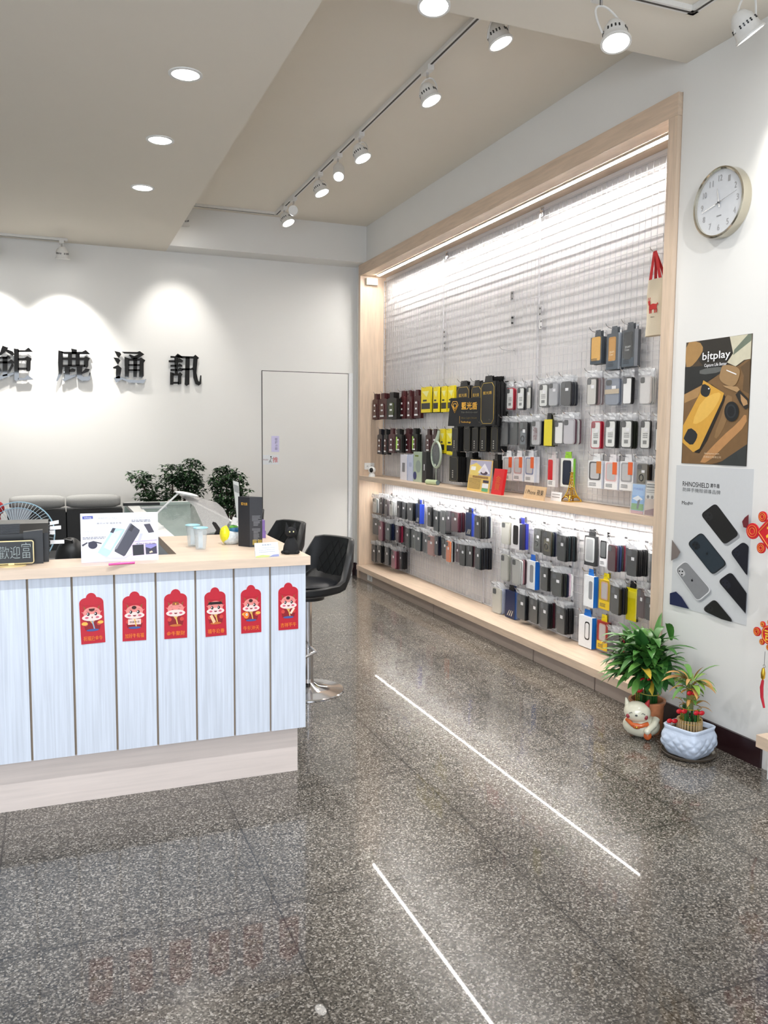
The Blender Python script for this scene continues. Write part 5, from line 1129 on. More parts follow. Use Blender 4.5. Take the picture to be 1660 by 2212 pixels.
# folding lamp
a = aty(510, 1040, 4.3); b = aty(517, 1112, 4.3); o = thing('folding_lamp', 'pale upright folding lamp bar behind the black box', 'lamp', (b.x, 4.3, zs))
MB().prism([aty(504, 1038, 4.3), aty(516, 1042, 4.3), aty(521, 1134, 4.3), aty(514, 1134, 4.3)], (0, .014, 0)).build('bar', mat((206, 208, 204), .35), o)
MB().prism([aty(505, 1046, 4.299), aty(515.5, 1050, 4.299), aty(517, 1066, 4.299), aty(507, 1062, 4.299)], (0, -.001, 0)).build('lamp_window', mat((150, 152, 150), .3), o)
e = aty(519, 1150, 4.3); MB().box((e.x-.04, 4.25, zs+.003), (e.x+.03, 4.36, zs+.02)).tube([(e.x, 4.307, zs+.02), (e.x, 4.307, e.z+.002)], .007, 8).build('base', M_white, o)
# plastic bag package
q = atz(501, 1176, zs+.006); q.z = .911; o = thing('plastic_wrapped_pack', 'crumpled clear wrapped pack with yellow and blue print beside black box', 'pack', q)
def lump(c, r, seed, m, name, amp=.30, n=18, mm=12):
    b = MB().ball(c, r, n, mm); rnd = random.Random(seed); f = [(rnd.uniform(18, 60), rnd.uniform(18, 60), rnd.uniform(18, 60), rnd.uniform(0, 6)) for _ in range(5)]
    for i, v in enumerate(b.v):
        d_ = v-Vector(c); k = 1+amp*sum(math.sin(a*v.x+bb*v.y+cc*v.z+p_) for a, bb, cc, p_ in f)/3; nv = Vector(c)+d_*k
        nv.z = max(nv.z, .9115); b.v[i] = nv
    return b.build(name, m, o)
lump(q+Vector((.008, .02, .030)), (.050, .045, .040), 3, mat((196, 200, 200), .2, var=.3, scale=90, bump=.6), 'wrapped_body')
lump(q+Vector((-.026, .010, .050)), (.020, .024, .044), 5, mat((226, 222, 40), .3), 'yellow_wrap', .3)
lump(q+Vector((.018, .02, .062)), (.030, .028, .016), 8, mat((30, 90, 130), .3), 'blue_wrap', .15)
lump(q+Vector((.012, .02, .074)), (.022, .02, .012), 9, mat((90, 160, 60), .3), 'green_wrap', .15)
MB().box(q+Vector((.006, .01, .085)), q+Vector((.026, .03, .118)), Matrix.Rotation(.3, 3, 'Y'), q+Vector((.016, .02, .10))).build('white_cap', M_white, o)
# tall black box
cA = atz(540, 1182, .911); o = thing('film_box', 'tall black box with gold label and small print on the counter', 'box', cA)
R = Matrix.Rotation(math.radians(-10), 3, 'Z'); wR = .068; wL = .075; hB = aty(540, 1074, cA.y).z-.911
X1 = R @ Vector((1, 0, 0)); Y1 = R @ Vector((0, 1, 0)); Q = [cA-X1*0.0, cA+X1*wR, cA+X1*wR+Y1*wL, cA+Y1*wL]
th = math.radians(28); ex = Vector((math.cos(-.12), math.sin(-.12), 0)); ey = Vector((-math.sin(.62), math.cos(.62), 0))*1.0
Q = [cA, cA+ex*.054, cA+ex*.054+ey*.066, cA+ey*.066]
MB().prism(Q, (0, 0, hB)).build('carton', mat((36, 36, 40), .5), o)
n_ = Vector((ex.y, -ex.x, 0)); ln = MB()
for i in range(22):
    if 9 <= i <= 10: continue
    z = .911+hB*.62-i*hB*.0235; s0 = .010 if i < 5 or i in (11, 12) else .016; s1 = random.uniform(.034, .05) if i < 14 else random.uniform(.034, .042)
    ln.prism([cA+ex*s0+n_*.0006+Vector((0, 0, z-cA.z)), cA+ex*s1+n_*.0006+Vector((0, 0, z-cA.z)), cA+ex*s1+n_*.0006+Vector((0, 0, z-cA.z+hB*.008)), cA+ex*s0+n_*.0006+Vector((0, 0, z-cA.z+hB*.008))], -n_*.0003)
ln.build('printed_lines', mat((130, 130, 134), .5), o)
for s0 in (.012, .034): MB().prism([cA+ex*s0+n_*.0006+Vector((0, 0, .01)), cA+ex*(s0+.018)+n_*.0006+Vector((0, 0, .01)), cA+ex*(s0+.018)+n_*.0006+Vector((0, 0, .032)), cA+ex*s0+n_*.0006+Vector((0, 0, .032))], -n_*.0003).build('gold_patch', mat((150, 128, 50), .45), o)
n2 = Vector((ey.y, -ey.x, 0)); n2 = n2 if n2.x < 0 else -n2
text('藍光盾', 'lettering', M_goldp, o, cA+ey*.03+n2*.0008+Vector((0, 0, hB*.86)), -ey, UP, .036, .012)
# purple carton behind
q = atz(572, 1163, .911); solo(MB().box((q.x-.03, q.y+.01, .911), (q.x+.008, q.y+.06, .945)).box((q.x-.03, q.y+.01, .945), (q.x+.004, q.y+.06, .995)), 'purple_carton', mat((130, 104, 170), .45, var=.3, scale=25), 'small purple and white carton behind the tall black box', 'box')
# cups
for i, (u, v, lb_) in enumerate(((434, 1186, 'clear plastic cup with blue lid, the nearer one'), (417, 1179, 'clear plastic cup behind the nearer cup'))):
    q = atz(u, v, .911); q.z = .9115; o = thing('plastic_cup', lb_, 'cup', q, 'clear cups with blue lids')
    MB().lathe([(.001, 0), (.021, 0), (.024, .02), (.026, .05), (.030, .088), (.0285, .088), (.0245, .05), (.02, .004), (.001, .004)], q, 20).build('cup_wall', mk_glass('cup_plastic', (.95, .97, .98), .22, .06), o, smooth=True)
    MB().lathe([(.001, .090), (.026, .089), (.032, .0885), (.033, .091), (.026, .094), (.001, .095)], q, 14).build('lid', mat((150, 206, 222), .3), o)
    MB().box(q+Vector((-.010, -.004, .006)), q+Vector((.008, .004, .075))).build('contents', mat((214, 222, 226), .4), o)
# card holder
a = atz(553, 1205, .911); b = atz(603, 1202, .911); a.z = b.z = .9115
o, at, r_, up_, nf_, w_ = board('business_card_stand', 'acrylic stand of white business cards at the counter front', 'cards', a, b, .058, .25, M_paper, .006)
patch(o, at, 'blue_wave', [(.55, 0), (1, 0), (1, .16), (.75, .14)], mat((96, 110, 190), .5)); patch(o, at, 'yellow_wave', [(0, 0), (.55, 0), (.65, .1), (.3, .17), (0, .1)], mat((206, 214, 60), .5))
text('鉅鹿通訊', 'lettering', mat((60, 80, 110), .5), o, at(.5, .84, .001), r_, up_, w_*.4, .006); lines(o, at, .15, .65, .85, 3, .14, mat((150, 156, 170), .5), h=.2)
MB().prism([at(-.04, -.02, .003), at(1.04, -.02, .003), at(1.04, .45, .003), at(-.04, .45, .003)], nf_*.002).build('acrylic_lip', M_acryl, o)
# black cat ornament (plain)
q = atz(629, 1196, .911); q.z = .911; o = thing('cat_ornament', 'black sitting cat ornament at the counter corner', 'figurine', q)
MF = mat((16, 16, 18), .85, bump=.3, scale=400)
MB().lathe([(.001, 0), (.030, 0), (.034, .014), (.030, .034), (.021, .056), (.012, .068), (.001, .072)], q, 24, None, (1, .8)).build('body', MF, o, smooth=True)
MB().ball(q+Vector((-.002, -.004, .090)), (.0245, .021, .021), 20, 14).build('head', MF, o, smooth=True)
for s_ in (-1, 1):
    e_ = q+Vector((-.002+s_*.014, -.002, .102)); MB().cyl(e_, e_+Vector((s_*.005, 0, .028)), .009, .001, 10).build('ear', MF, o, smooth=True)
    MB().ball(q+Vector((-.002+s_*.008-.002, -.0245, .093)), (.0030, .0016, .0036), 12, 8).build('eye', mat((206, 200, 150), .2), o, smooth=True)
    MB().ball(q+Vector((s_*.02, -.014, .009)), (.013, .017, .009), 12, 8).build('paw', MF, o, smooth=True)
MB().tube([q+Vector((-.018, .01, .008)), q+Vector((-.036, .0, .008)), q+Vector((-.036, -.012, .011))], [.007, .007, .005], 8).build('tail', MF, o, smooth=True)

# display board for phone, vivo
a = Vector((aty(176, 1219, 3.30).x, 3.302, .9115)); b = Vector((aty(343, 1213, 3.29).x, 3.292, .9115))
h_ = aty(258, 1108, 3.30).z-.9115
o, at, r_, up_, nf_, w_ = board('phone_display_board', 'white promotional board with two pictured phones on the counter', 'display board', a, b, h_, .03, mat((238, 238, 244), .35), .005)
def v(x, y): return ((x-118)/(1522-118), 1-(y-165)/(1070-165))        # crop pixels of the board
PP = lambda name, pts, m, e=.0008: patch(o, at, name, [v(*q) for q in pts], m, e)
PP('lilac_wash', [(120, 860), (420, 900), (600, 980), (1060, 960), (1520, 640), (1520, 1010), (620, 1068), (122, 1072)], mat((214, 210, 240), .4))
PP('pink_wash', [(1060, 690), (1500, 680), (1522, 1020), (900, 1050)], mat((226, 206, 236), .4), .0010)
PP('brand_patch', [(152, 215), (340, 210), (344, 262), (156, 268)], mat((74, 84, 170), .4), .0010)
text('vivo', 'lettering', M_paper, o, at(*v(248, 240), .0012), r_, up_, w_*.09, .006)
text('X60 Pro 5G', 'lettering', mat((180, 180, 186), .5), o, at(*v(595, 255), .0012), r_, up_, w_*.24, .008)
text('蔡司光學 獨家影像', 'lettering', mat((120, 120, 128), .5), o, at(*v(630, 352), .0012), r_, up_, w_*.32, .006)
text('微雲台', 'lettering', mat((200, 200, 206), .5), o, at(*v(320, 495), .0012), r_, up_, w_*.2, .008)
text('超感光夜景', 'lettering', mat((206, 200, 214), .5), o, at(*v(1260, 650), .0014), r_, up_, w_*.2, .007)
PP('phone_shadow', [(440, 900), (640, 1000), (900, 1000), (1080, 900), (1180, 560), (1240, 560), (1120, 900), (900, 1020), (560, 1010)], mat((196, 196, 212), .4), .0012)
PP('blue_phone_picture', [(680, 438), (905, 470), (905, 500), (620, 940), (575, 978), (412, 890), (640, 540)], mat((176, 206, 240), .3), .0014)
PP('blue_phone_sheen', [(700, 520), (880, 480), (640, 860), (520, 800)], mat((206, 206, 240), .3), .0016)
PP('camera_picture', [(690, 442), (745, 448), (700, 538), (642, 522)], mat((50, 48, 60), .3), .0018)
PP('dark_phone_picture', [(1020, 360), (1185, 495), (1170, 540), (910, 960), (880, 978), (715, 880), (725, 820)], mat((70, 70, 82), .3), .0018)
PP('phone_edge', [(1000, 365), (1030, 362), (760, 830), (715, 850)], mat((140, 140, 148), .3), .0020)
PP('camera_picture', [(1045, 390), (1090, 425), (1030, 525), (980, 490)], mat((44, 42, 52), .3), .0020)
PP('small_phone_picture', [(1258, 388), (1372, 378), (1450, 540), (1345, 552)], mat((72, 68, 80), .3), .0014)
PP('eye_module_picture', [(180, 770), (340, 675), (490, 740), (340, 850)], mat((226, 226, 232), .4), .0014)
PP('eye_module_edge', [(240, 700), (340, 672), (490, 716), (480, 735), (350, 700), (250, 720)], mat((60, 58, 70), .4), .0016)
PP('eye_module_lens', [(328+82*math.cos(t), 750+70*math.sin(t)) for t in [2*PI*i/20 for i in range(20)]], mat((36, 34, 58), .3), .0018)
PP('eye_module_edge', [(130, 740), (230, 690), (236, 712), (150, 770)], mat((60, 58, 70), .4), .0016)
PP('night_picture', [(1042, 772), (1250, 765), (1256, 962), (1050, 972)], mat((38, 36, 46), .4), .0014); PP('night_picture', [(1280, 766), (1486, 758), (1496, 950), (1288, 958)], mat((56, 54, 74), .4), .0014)
PP('night_sky', [(1285, 770), (1484, 764), (1486, 800), (1380, 850), (1288, 820)], mat((140, 136, 196), .4), .0016); PP('night_glow', [(1350, 910), (1400, 890), (1420, 920), (1360, 935)], mat((226, 206, 180), .4), .0016)
PP('lilac_rule', [(1080, 700), (1495, 682), (1496, 702), (1082, 720)], mat((190, 180, 220), .4), .0014)
for (x0, y0, x1, n_l) in ((150, 600, 560, 2), (1035, 300, 1385, 2), (1105, 745, 1475, 1)):
    A0, B0 = v(x0, y0); A1, _ = v(x1, y0); lines(o, at, A0, B0, A1, n_l, .028, mat((120, 120, 134), .5), .0016, .45)
for (x0, y0, x1) in ((160, 560, 600), (1040, 262, 1440)):
    A0, B0 = v(x0, y0); A1, _ = v(x1, y0); lines(o, at, A0, B0, A1, 1, .02, mat((206, 206, 214), .5), .0016, .5)
# pink pen
a = atz(235, 1219, .917); b = atz(291, 1215, .917); o = thing('pink_pen', 'bright pink pen lying in front of the display board', 'pen', (a.x, a.y, .9115))
a.z = b.z = .9165; MB().tube([a, a.lerp(b, .5), b], [.0045, .0042, .0045], 10).build('barrel', mat((240, 90, 160), .35), o, smooth=True)
MB().tube([a+Vector((.02, 0, .004)), a.lerp(b, .45)+Vector((0, 0, .005))], .0014, 5).build('clip', mat((244, 130, 180), .35), o)
# writing board sign
x1 = aty(73, 1222, 3.30).x; x0 = x1-.22; zb0 = .9205; zt0 = aty(73, 1168, 3.30).z
o = thing('chalk_sign', 'small black sign with gold frame and white characters on the counter', 'sign', ((x0+x1)/2, 3.3, .911))
MB().box((x0, 3.30, zb0), (x1, 3.306, zt0)).build('black_panel', mat((16, 18, 20), .3), o)
fr_ = MB().tube(rr_pts((x0+x1)/2, (zb0+zt0)/2, x1-x0, zt0-zb0, .006, 4, lambda a, b: (a, 3.302, b)), .0026, 6, True); fr_.build('gold_frame', mat((232, 214, 164), .35, .3), o)
MB().lathe([(.001, 0), (.05, 0), (.05, .004), (.001, .005)], (x1-.075, 3.30, .9112), 28, None, (1, .7)).build('oval_base', mat((226, 204, 150), .35, .3), o)
MB().box((x1-.085, 3.298, .915), (x1-.065, 3.308, zb0+.002)).build('neck', mat((226, 204, 150), .35, .3), o)
text('富', 'lettering', mat((150, 160, 160), .5), o, (x1-.024, 3.2992, (zb0+zt0)/2+.006), (1, 0, 0), UP, .03, .058, bold=-.012)
text('歡迎', 'lettering', mat((150, 160, 160), .5), o, (x1-.080, 3.2992, (zb0+zt0)/2), (1, 0, 0), UP, .07, .045, bold=-.012)
# black printer
q = atz(106, 1211, .911); x1 = q.x; o = thing('receipt_printer', 'boxy black printer with louvred vents behind the small sign', 'printer', (x1-.12, 3.5, .911))
ztp = aty(100, 1131, 3.44).z
MB().prism([(x1-.32, 3.40, .9115), (x1, 3.40, .9115), (x1, 3.40, ztp-.03), (x1, 3.43, ztp), (x1-.32, 3.43, ztp), (x1-.32, 3.40, ztp-.03)], (0, .0, 0)) if 0 else None
b = MB(); prof_ = [(3.37, .9115), (3.62, .9115), (3.62, ztp), (3.46, ztp), (3.37, ztp-.028)]
b.prism([(x1-.32, y, z) for y, z in prof_], (.32, 0, 0)); b.build('housing', mat((24, 25, 28), .35), o)
lv = MB()
for k in range(8):
    t = (k+.5)/8; y = 3.37+.09*t; z = ztp-.028+.028*t; lv.box((x1-.22, y-.003, z), (x1-.10, y+.003, z+.003))
lv.build('louvres', mat((52, 54, 58), .4), o)
sl = MB()
for k in range(5): sl.box((x1, 3.44+.03*k, .93), (x1+.002, 3.452+.03*k, ztp-.02))
sl.build('side_vents', mat((50, 52, 56), .4), o)
ax = aty(50, 1140, 3.34).x; bx = aty(92, 1140, 3.34).x; zz = aty(70, 1145, 3.34).z
MB().prism([(ax, 3.335, .9115), (bx, 3.335, .9115), (bx, 3.335, zz), (ax, 3.335, zz-.006)], (0, .034, 0)).build('pin_pad', mat((28, 29, 32), .35), o)
# paper slips
for i, (u0, u1, v0, v1, r0) in enumerate(((106, 127, 1127, 1134, .1), (106, 132, 1137, 1144, .03), (106, 119, 1146, 1154, 0), (107, 139, 1167, 1174, 0))):
    a = aty(u0, v0, 3.46); b = aty(u1, v1, 3.46); z0, z1 = b.z, a.z
    P = [(a.x+.0025, 3.46, z0), (b.x, 3.46, z0+(b.x-a.x)*r0*1.5), (b.x, 3.46, z1+(b.x-a.x)*r0*1.5), (a.x+.0025, 3.46, z1)]
    solo(MB().prism(P, (0, .0008, 0)), 'paper_slip', M_paper, 'white paper slip sticking out right of the printer, %s from the top' % ORD[i], 'paper', 'paper slips beside the printer')
# low desk behind counter
solo(MB().box((-1.3, 3.46, .70), (.20, 3.95, .73)).box((-1.25, 3.9, 0), (-1.2, 3.94, .70)).box((.14, 3.9, 0), (.19, 3.94, .7)), 'work_desk', M_dark, 'dark low desk behind the counter', 'desk')
# fan
c = aty(38, 1156, 4.3); rF = .165; o = thing('table_fan', 'round table fan with pale wire guard behind the printer', 'fan', (c.x, 4.34, .731))
ax_ = Vector((-.1, -1, .42)).normalized(); e1 = ax_.cross(Vector((0, 0, 1))).normalized(); e2 = e1.cross(ax_)
g = MB()
for k in range(60):
    t = 2*PI*k/60; dd = e1*math.cos(t)+e2*math.sin(t); dn = e1*math.cos(t+.12)+e2*math.sin(t+.12)
    g.tube([c+dd*.04+ax_*.035, c+dn*rF*.6+ax_*.03, c+dn*rF*.9+ax_*.01, c+dn*rF], .0011, 4)
g.build('wire_guard', mat((190, 204, 212), .35), o)
g = MB()
for rr, a_ in ((rF, 0), (rF*.78, .022), (.045, .035)): g.tube([c+ax_*a_+(e1*math.cos(2*PI*k/40)+e2*math.sin(2*PI*k/40))*rr for k in range(40)], .0032 if rr == rF else .0018, 6, True)
g.build('guard_ring', mat((150, 186, 204), .35), o)
bl = MB()
for k in range(4):
    t0 = k*PI/2; row = []
    for i in range(5):
        rr = .03+(rF*.85-.03)*i/4; row.append([c-ax_*(.004+.02*(j-1))+(e1*math.cos(t0+.45*(j-1))+e2*math.sin(t0+.45*(j-1)))*rr for j in range(3)])
    bl.quads(row)
bl.build('blade', mat((150, 156, 164), .3, alpha=.8), o, smooth='all')
MB().lathe([(.001, -.02), (.03, -.02), (.034, .02), (.02, .038), (.001, .04)], c, 20, ax_).build('hub', mat((214, 220, 222), .3), o, smooth=True)
MB().tube([c-ax_*.03, c-ax_*.09], [.05, .04], 16).build('motor_housing', M_white, o, smooth=True)
MB().tube([c-ax_*.06, (c.x, c.y+.08, .78), (c.x, c.y+.06, .735)], .012, 10).build('neck', M_white, o)
MB().lathe([(.001, 0), (.09, 0), (.085, .015), (.001, .02)], (c.x, c.y+.06, .731), 24).build('base', M_white, o, smooth=True)
solo(MB().box((-.75, 4.15, .70), (.0, 4.75, .73)).box((-.7, 4.2, 0), (-.65, 4.7, .7)).box((-.08, 4.2, 0), (-.03, 4.7, .7)), 'side_table', M_dark, 'dark side table under the fan behind the counter', 'table')

# sofa
o = thing('sofa', 'dark grey sofa against the back wall below the characters', 'sofa', (.05, 7.3, 0))
xa = aty(14, 1085, 7.35).x; xb = aty(265, 1085, 7.35).x; MSo = mat((44, 45, 47), .8, bump=.15, scale=300)
zb1 = aty(140, 1101, 7.35).z
for k in range(2):
    x_0 = xa+(xb-xa)*k/2; x_1 = xa+(xb-xa)*(k+1)/2
    MB().prism([(x_0+.004, 7.26, .42), (x_0+.004, 7.30, zb1), (x_0+.004, 7.44, zb1+.01), (x_0+.004, 7.5, .4)], (x_1-x_0-.008, 0, 0)).build('back_cushion', MSo, o)
    MB().box((x_0+.004, 6.75, .30), (x_1-.004, 7.30, .44)).build('seat_cushion', MSo, o)
MB().box((xa, 6.75, .06), (xb, 7.5, .30)).box((xa, 7.44, .3), (xb, 7.52, zb1-.03)).build('base', mat((40, 41, 43), .7), o)
b = MB()
for x_ in (xa+.05, xb-.05):
    for y_ in (6.8, 7.45): b.cyl((x_, y_, 0), (x_, y_, .06), .02, n=10)
b.build('foot', M_black, o)
for u0, u1, lb_ in ((20, 140, 'left grey bolster pillow on the sofa back'), (143, 260, 'right grey bolster pillow on the sofa back')):
    a = aty(u0, 1087, 7.33); b_ = aty(u1, 1086, 7.33); a.z = b_.z = zb1+.068; o2 = thing('bolster_pillow', lb_, 'pillow', (a.x, 7.33, zb1), 'bolster pillows')
    n = 10; path = [a.lerp(b_, t/n) for t in range(n+1)]; rr = [.036, .05, .054, .055, .056, .056, .056, .055, .054, .050, .036]
    MB().tube(path, rr, 18).build('cushion', mat((158, 158, 156), .9, var=.1, scale=200, bump=.3), o2, smooth='all')
q = atz(-2, 1080, .8); c = aty(-2, 1098, 7.2); solo(MB().ball((c.x-.02, 7.2, c.z), (.06, .05, .06)).cyl((c.x-.02, 7.2, .44), (c.x-.02, 7.2, c.z), .03), 'red_cushion', mat((150, 20, 26), .8), 'red cushion at the left picture edge beside the sofa', 'cushion', smooth=True)
# black handbag
a = aty(125, 1180, 4.1); b_ = aty(176, 1180, 4.1); zt_ = aty(150, 1168, 4.1).z
o = thing('black_bag', 'soft black bag half hidden behind the counter', 'bag', ((a.x+b_.x)/2, 4.15, .60))
MB().ball(((a.x+b_.x)/2+.005, 4.15, zt_-.10), (abs(b_.x-a.x)/2+.02, .07, .11), 20, 14).build('body', mat((14, 14, 16), .4, bump=.4, scale=30), o, smooth=True)
MB().tube([(a.x+.02, 4.12, zt_-.03), (a.x+.03, 4.11, zt_+.005), (a.x+.06, 4.11, zt_-.0), (a.x+.07, 4.12, zt_-.05)], .006, 8).build('handle', mat((40, 40, 42), .4), o, smooth=True)
solo(MB().box((a.x-.05, 4.05, 0), (b_.x+.05, 4.14, .02)).box(((a.x+b_.x)/2-.03, 4.12, .02), ((a.x+b_.x)/2+.03, 4.18, zt_-.20)).box((a.x-.02, 4.05, zt_-.215), (b_.x+.02, 4.28, zt_-.19)) if 0 else MB().box((a.x-.02, 4.06, zt_-.235), (.25, 4.145, zt_-.212)).box((a.x, 4.08, 0), (a.x+.03, 4.12, zt_-.235)).box((b_.x-.03, 4.08, 0), (b_.x, 4.12, zt_-.235)), 'bag_shelf', M_dark, 'narrow dark stand carrying the black bag', 'stand')

# ------------------------------------------------------------------ bar stools
def stool(cx, cy, rz, label):
    o = thing('bar_stool', label, 'stool', (cx, cy, 0), 'black quilted bar stools', rz)
    def P(mb, n, m, sm=True):
        q = bpy.data.objects.new(n, mb.mesh(m, (0, 0, 0), sm, n)); COL.objects.link(q); q.parent = o; return q
    # local: +x is the front of the seat
    P(MB().lathe([(.001, .012), (.03, .07), (.034, .05), (.06, .03), (.13, .017), (.195, .009), (.2, .004), (.2, 0), (.001, 0)][::-1], (0, 0, 0), 40), 'base_disc', M_chrome)
    P(MB().cyl((0, 0, .02), (0, 0, .24), .030, n=20), 'lower_column', M_chrome); P(MB().cyl((0, 0, .2), (0, 0, .53), .022, n=20), 'upper_column', M_chrome)
    P(MB().tube([(.03, -.10, .24), (.13, -.13, .235), (.2, 0, .232), (.13, .13, .235), (.03, .10, .24)], .009, 8).tube([(.03, -.10, .24), (0, -.028, .245)], .009, 8).tube([(.03, .10, .24), (0, .028, .245)], .009, 8), 'foot_ring', M_chrome)
    P(MB().tube([(.02, -.03, .515), (.05, -.14, .51), (.06, -.2, .50)], .005, 6), 'height_lever', M_chrome)
    # seat shell
    rows = []; N = 32
    def shell(s, inner):
        row = []
        for j in range(N+1):
            ph = -PI+2*PI*j/N
            c_, s_ = math.cos(ph), math.sin(ph)
            back = max(0, -c_)
            tt = min(1, max(0, (-c_-.30)/.46)); rimz = .600+.225*(tt*tt*(3-2*tt)) - .012*max(0, c_)
            rx = .205 if c_ > 0 else .20+.055*back*s; ry = .215-.02*back*s
            row.append((ph, c_, s_, rimz, rx, ry))
        return row
    g = []
    for i in range(9):
        t = i/8; row = []
        for (ph, c_, s_, rimz, rx, ry) in shell(t, 0):
            k = .35+.65*min(1, t*1.6) if t < .6 else 1.0
            sup = (abs(c_)**3.2+abs(s_)**3.2)**(-1/3.2)
            z = .525+(rimz-.525)*(t**1.3)
            row.append((rx*c_*sup*k, ry*s_*sup*k, z))
        g.append(row)
    outer = MB().quads(g)
    gi = []
    for i in range(9):
        t = 1-i/8; row = []
        for (ph, c_, s_, rimz, rx, ry) in shell(t, 1):
            k = (.0+1.0*min(1, t*3.0)) if t < .34 else 1.0
            sup = (abs(c_)**3.2+abs(s_)**3.2)**(-1/3.2); th = .028
            z = .588+(rimz-.588)*max(0, (t-.30)/.7)**1.1
            if i == 0: z += .004
            row.append(((rx-th)*c_*sup*k, (ry-th)*s_*sup*k, z))
        gi.append(row)
    outer.quads([g[-1], [(a[0]*.965, a[1]*.965, a[2]+.008) for a in g[-1]], gi[0]]); outer.quads(gi)
    outer._add(g[0][:-1], [tuple(range(N))])
    P(outer, 'seat_shell', M_leather, 'all')
    # quilted back pad with diamond seams
    def bp(a, b, e=0): # a across -1..1, b up 0..1 on inner back
        ph = PI+a*.62; rimz = .80; rr_ = .178+.050*b; sup = (abs(math.cos(ph))**3.2+abs(math.sin(ph))**3.2)**(-1/3.2)
        return Vector(((rr_-.004-e)*math.cos(ph)*sup, (.187-.012*b-e)*math.sin(ph)*sup*.98, .615+.195*b*(1-.06*a*a)))
    P(MB().quads([[bp(-1+2*i/10, j/8) for i in range(11)] for j in range(9)]), 'back_pad', M_leather, 'all')
    sm = MB()
    for k in range(-3, 4):
        for sgn in (-1, 1):
            pts = [bp(k*.5+sgn*(.66*t-.33)*1.5, t, .001) for t in [i/10 for i in range(11)] if abs(k*.5+sgn*(.66*t-.33)*1.5) <= 1]
            if len(pts) > 1: sm.tube(pts, .0018, 4)
    P(sm, 'stitching', mat((6, 6, 7), .7))
    P(MB().lathe([(.001, .584), (.12, .584), (.155, .588), (.165, .596), (.155, .606), (.10, .613), (.001, .615)], (0, 0, 0), 32), 'seat_cushion', mat((22, 24, 30), .4, bump=.08, scale=250))
    P(MB().lathe([(.09, .51), (.09, .53), (.001, .53), (.001, .51)], (0, 0, 0), 24), 'swivel_plate', M_black)
    return o
stool(1.262, 4.31, math.radians(204), 'black quilted bar stool nearest the camera beside the counter')
stool(1.25, 5.22, math.radians(200), 'black bar stool behind the cat ornament, middle of three')
stool(1.22, 6.25, math.radians(200), 'black bar stool partly hidden by the tall black box')

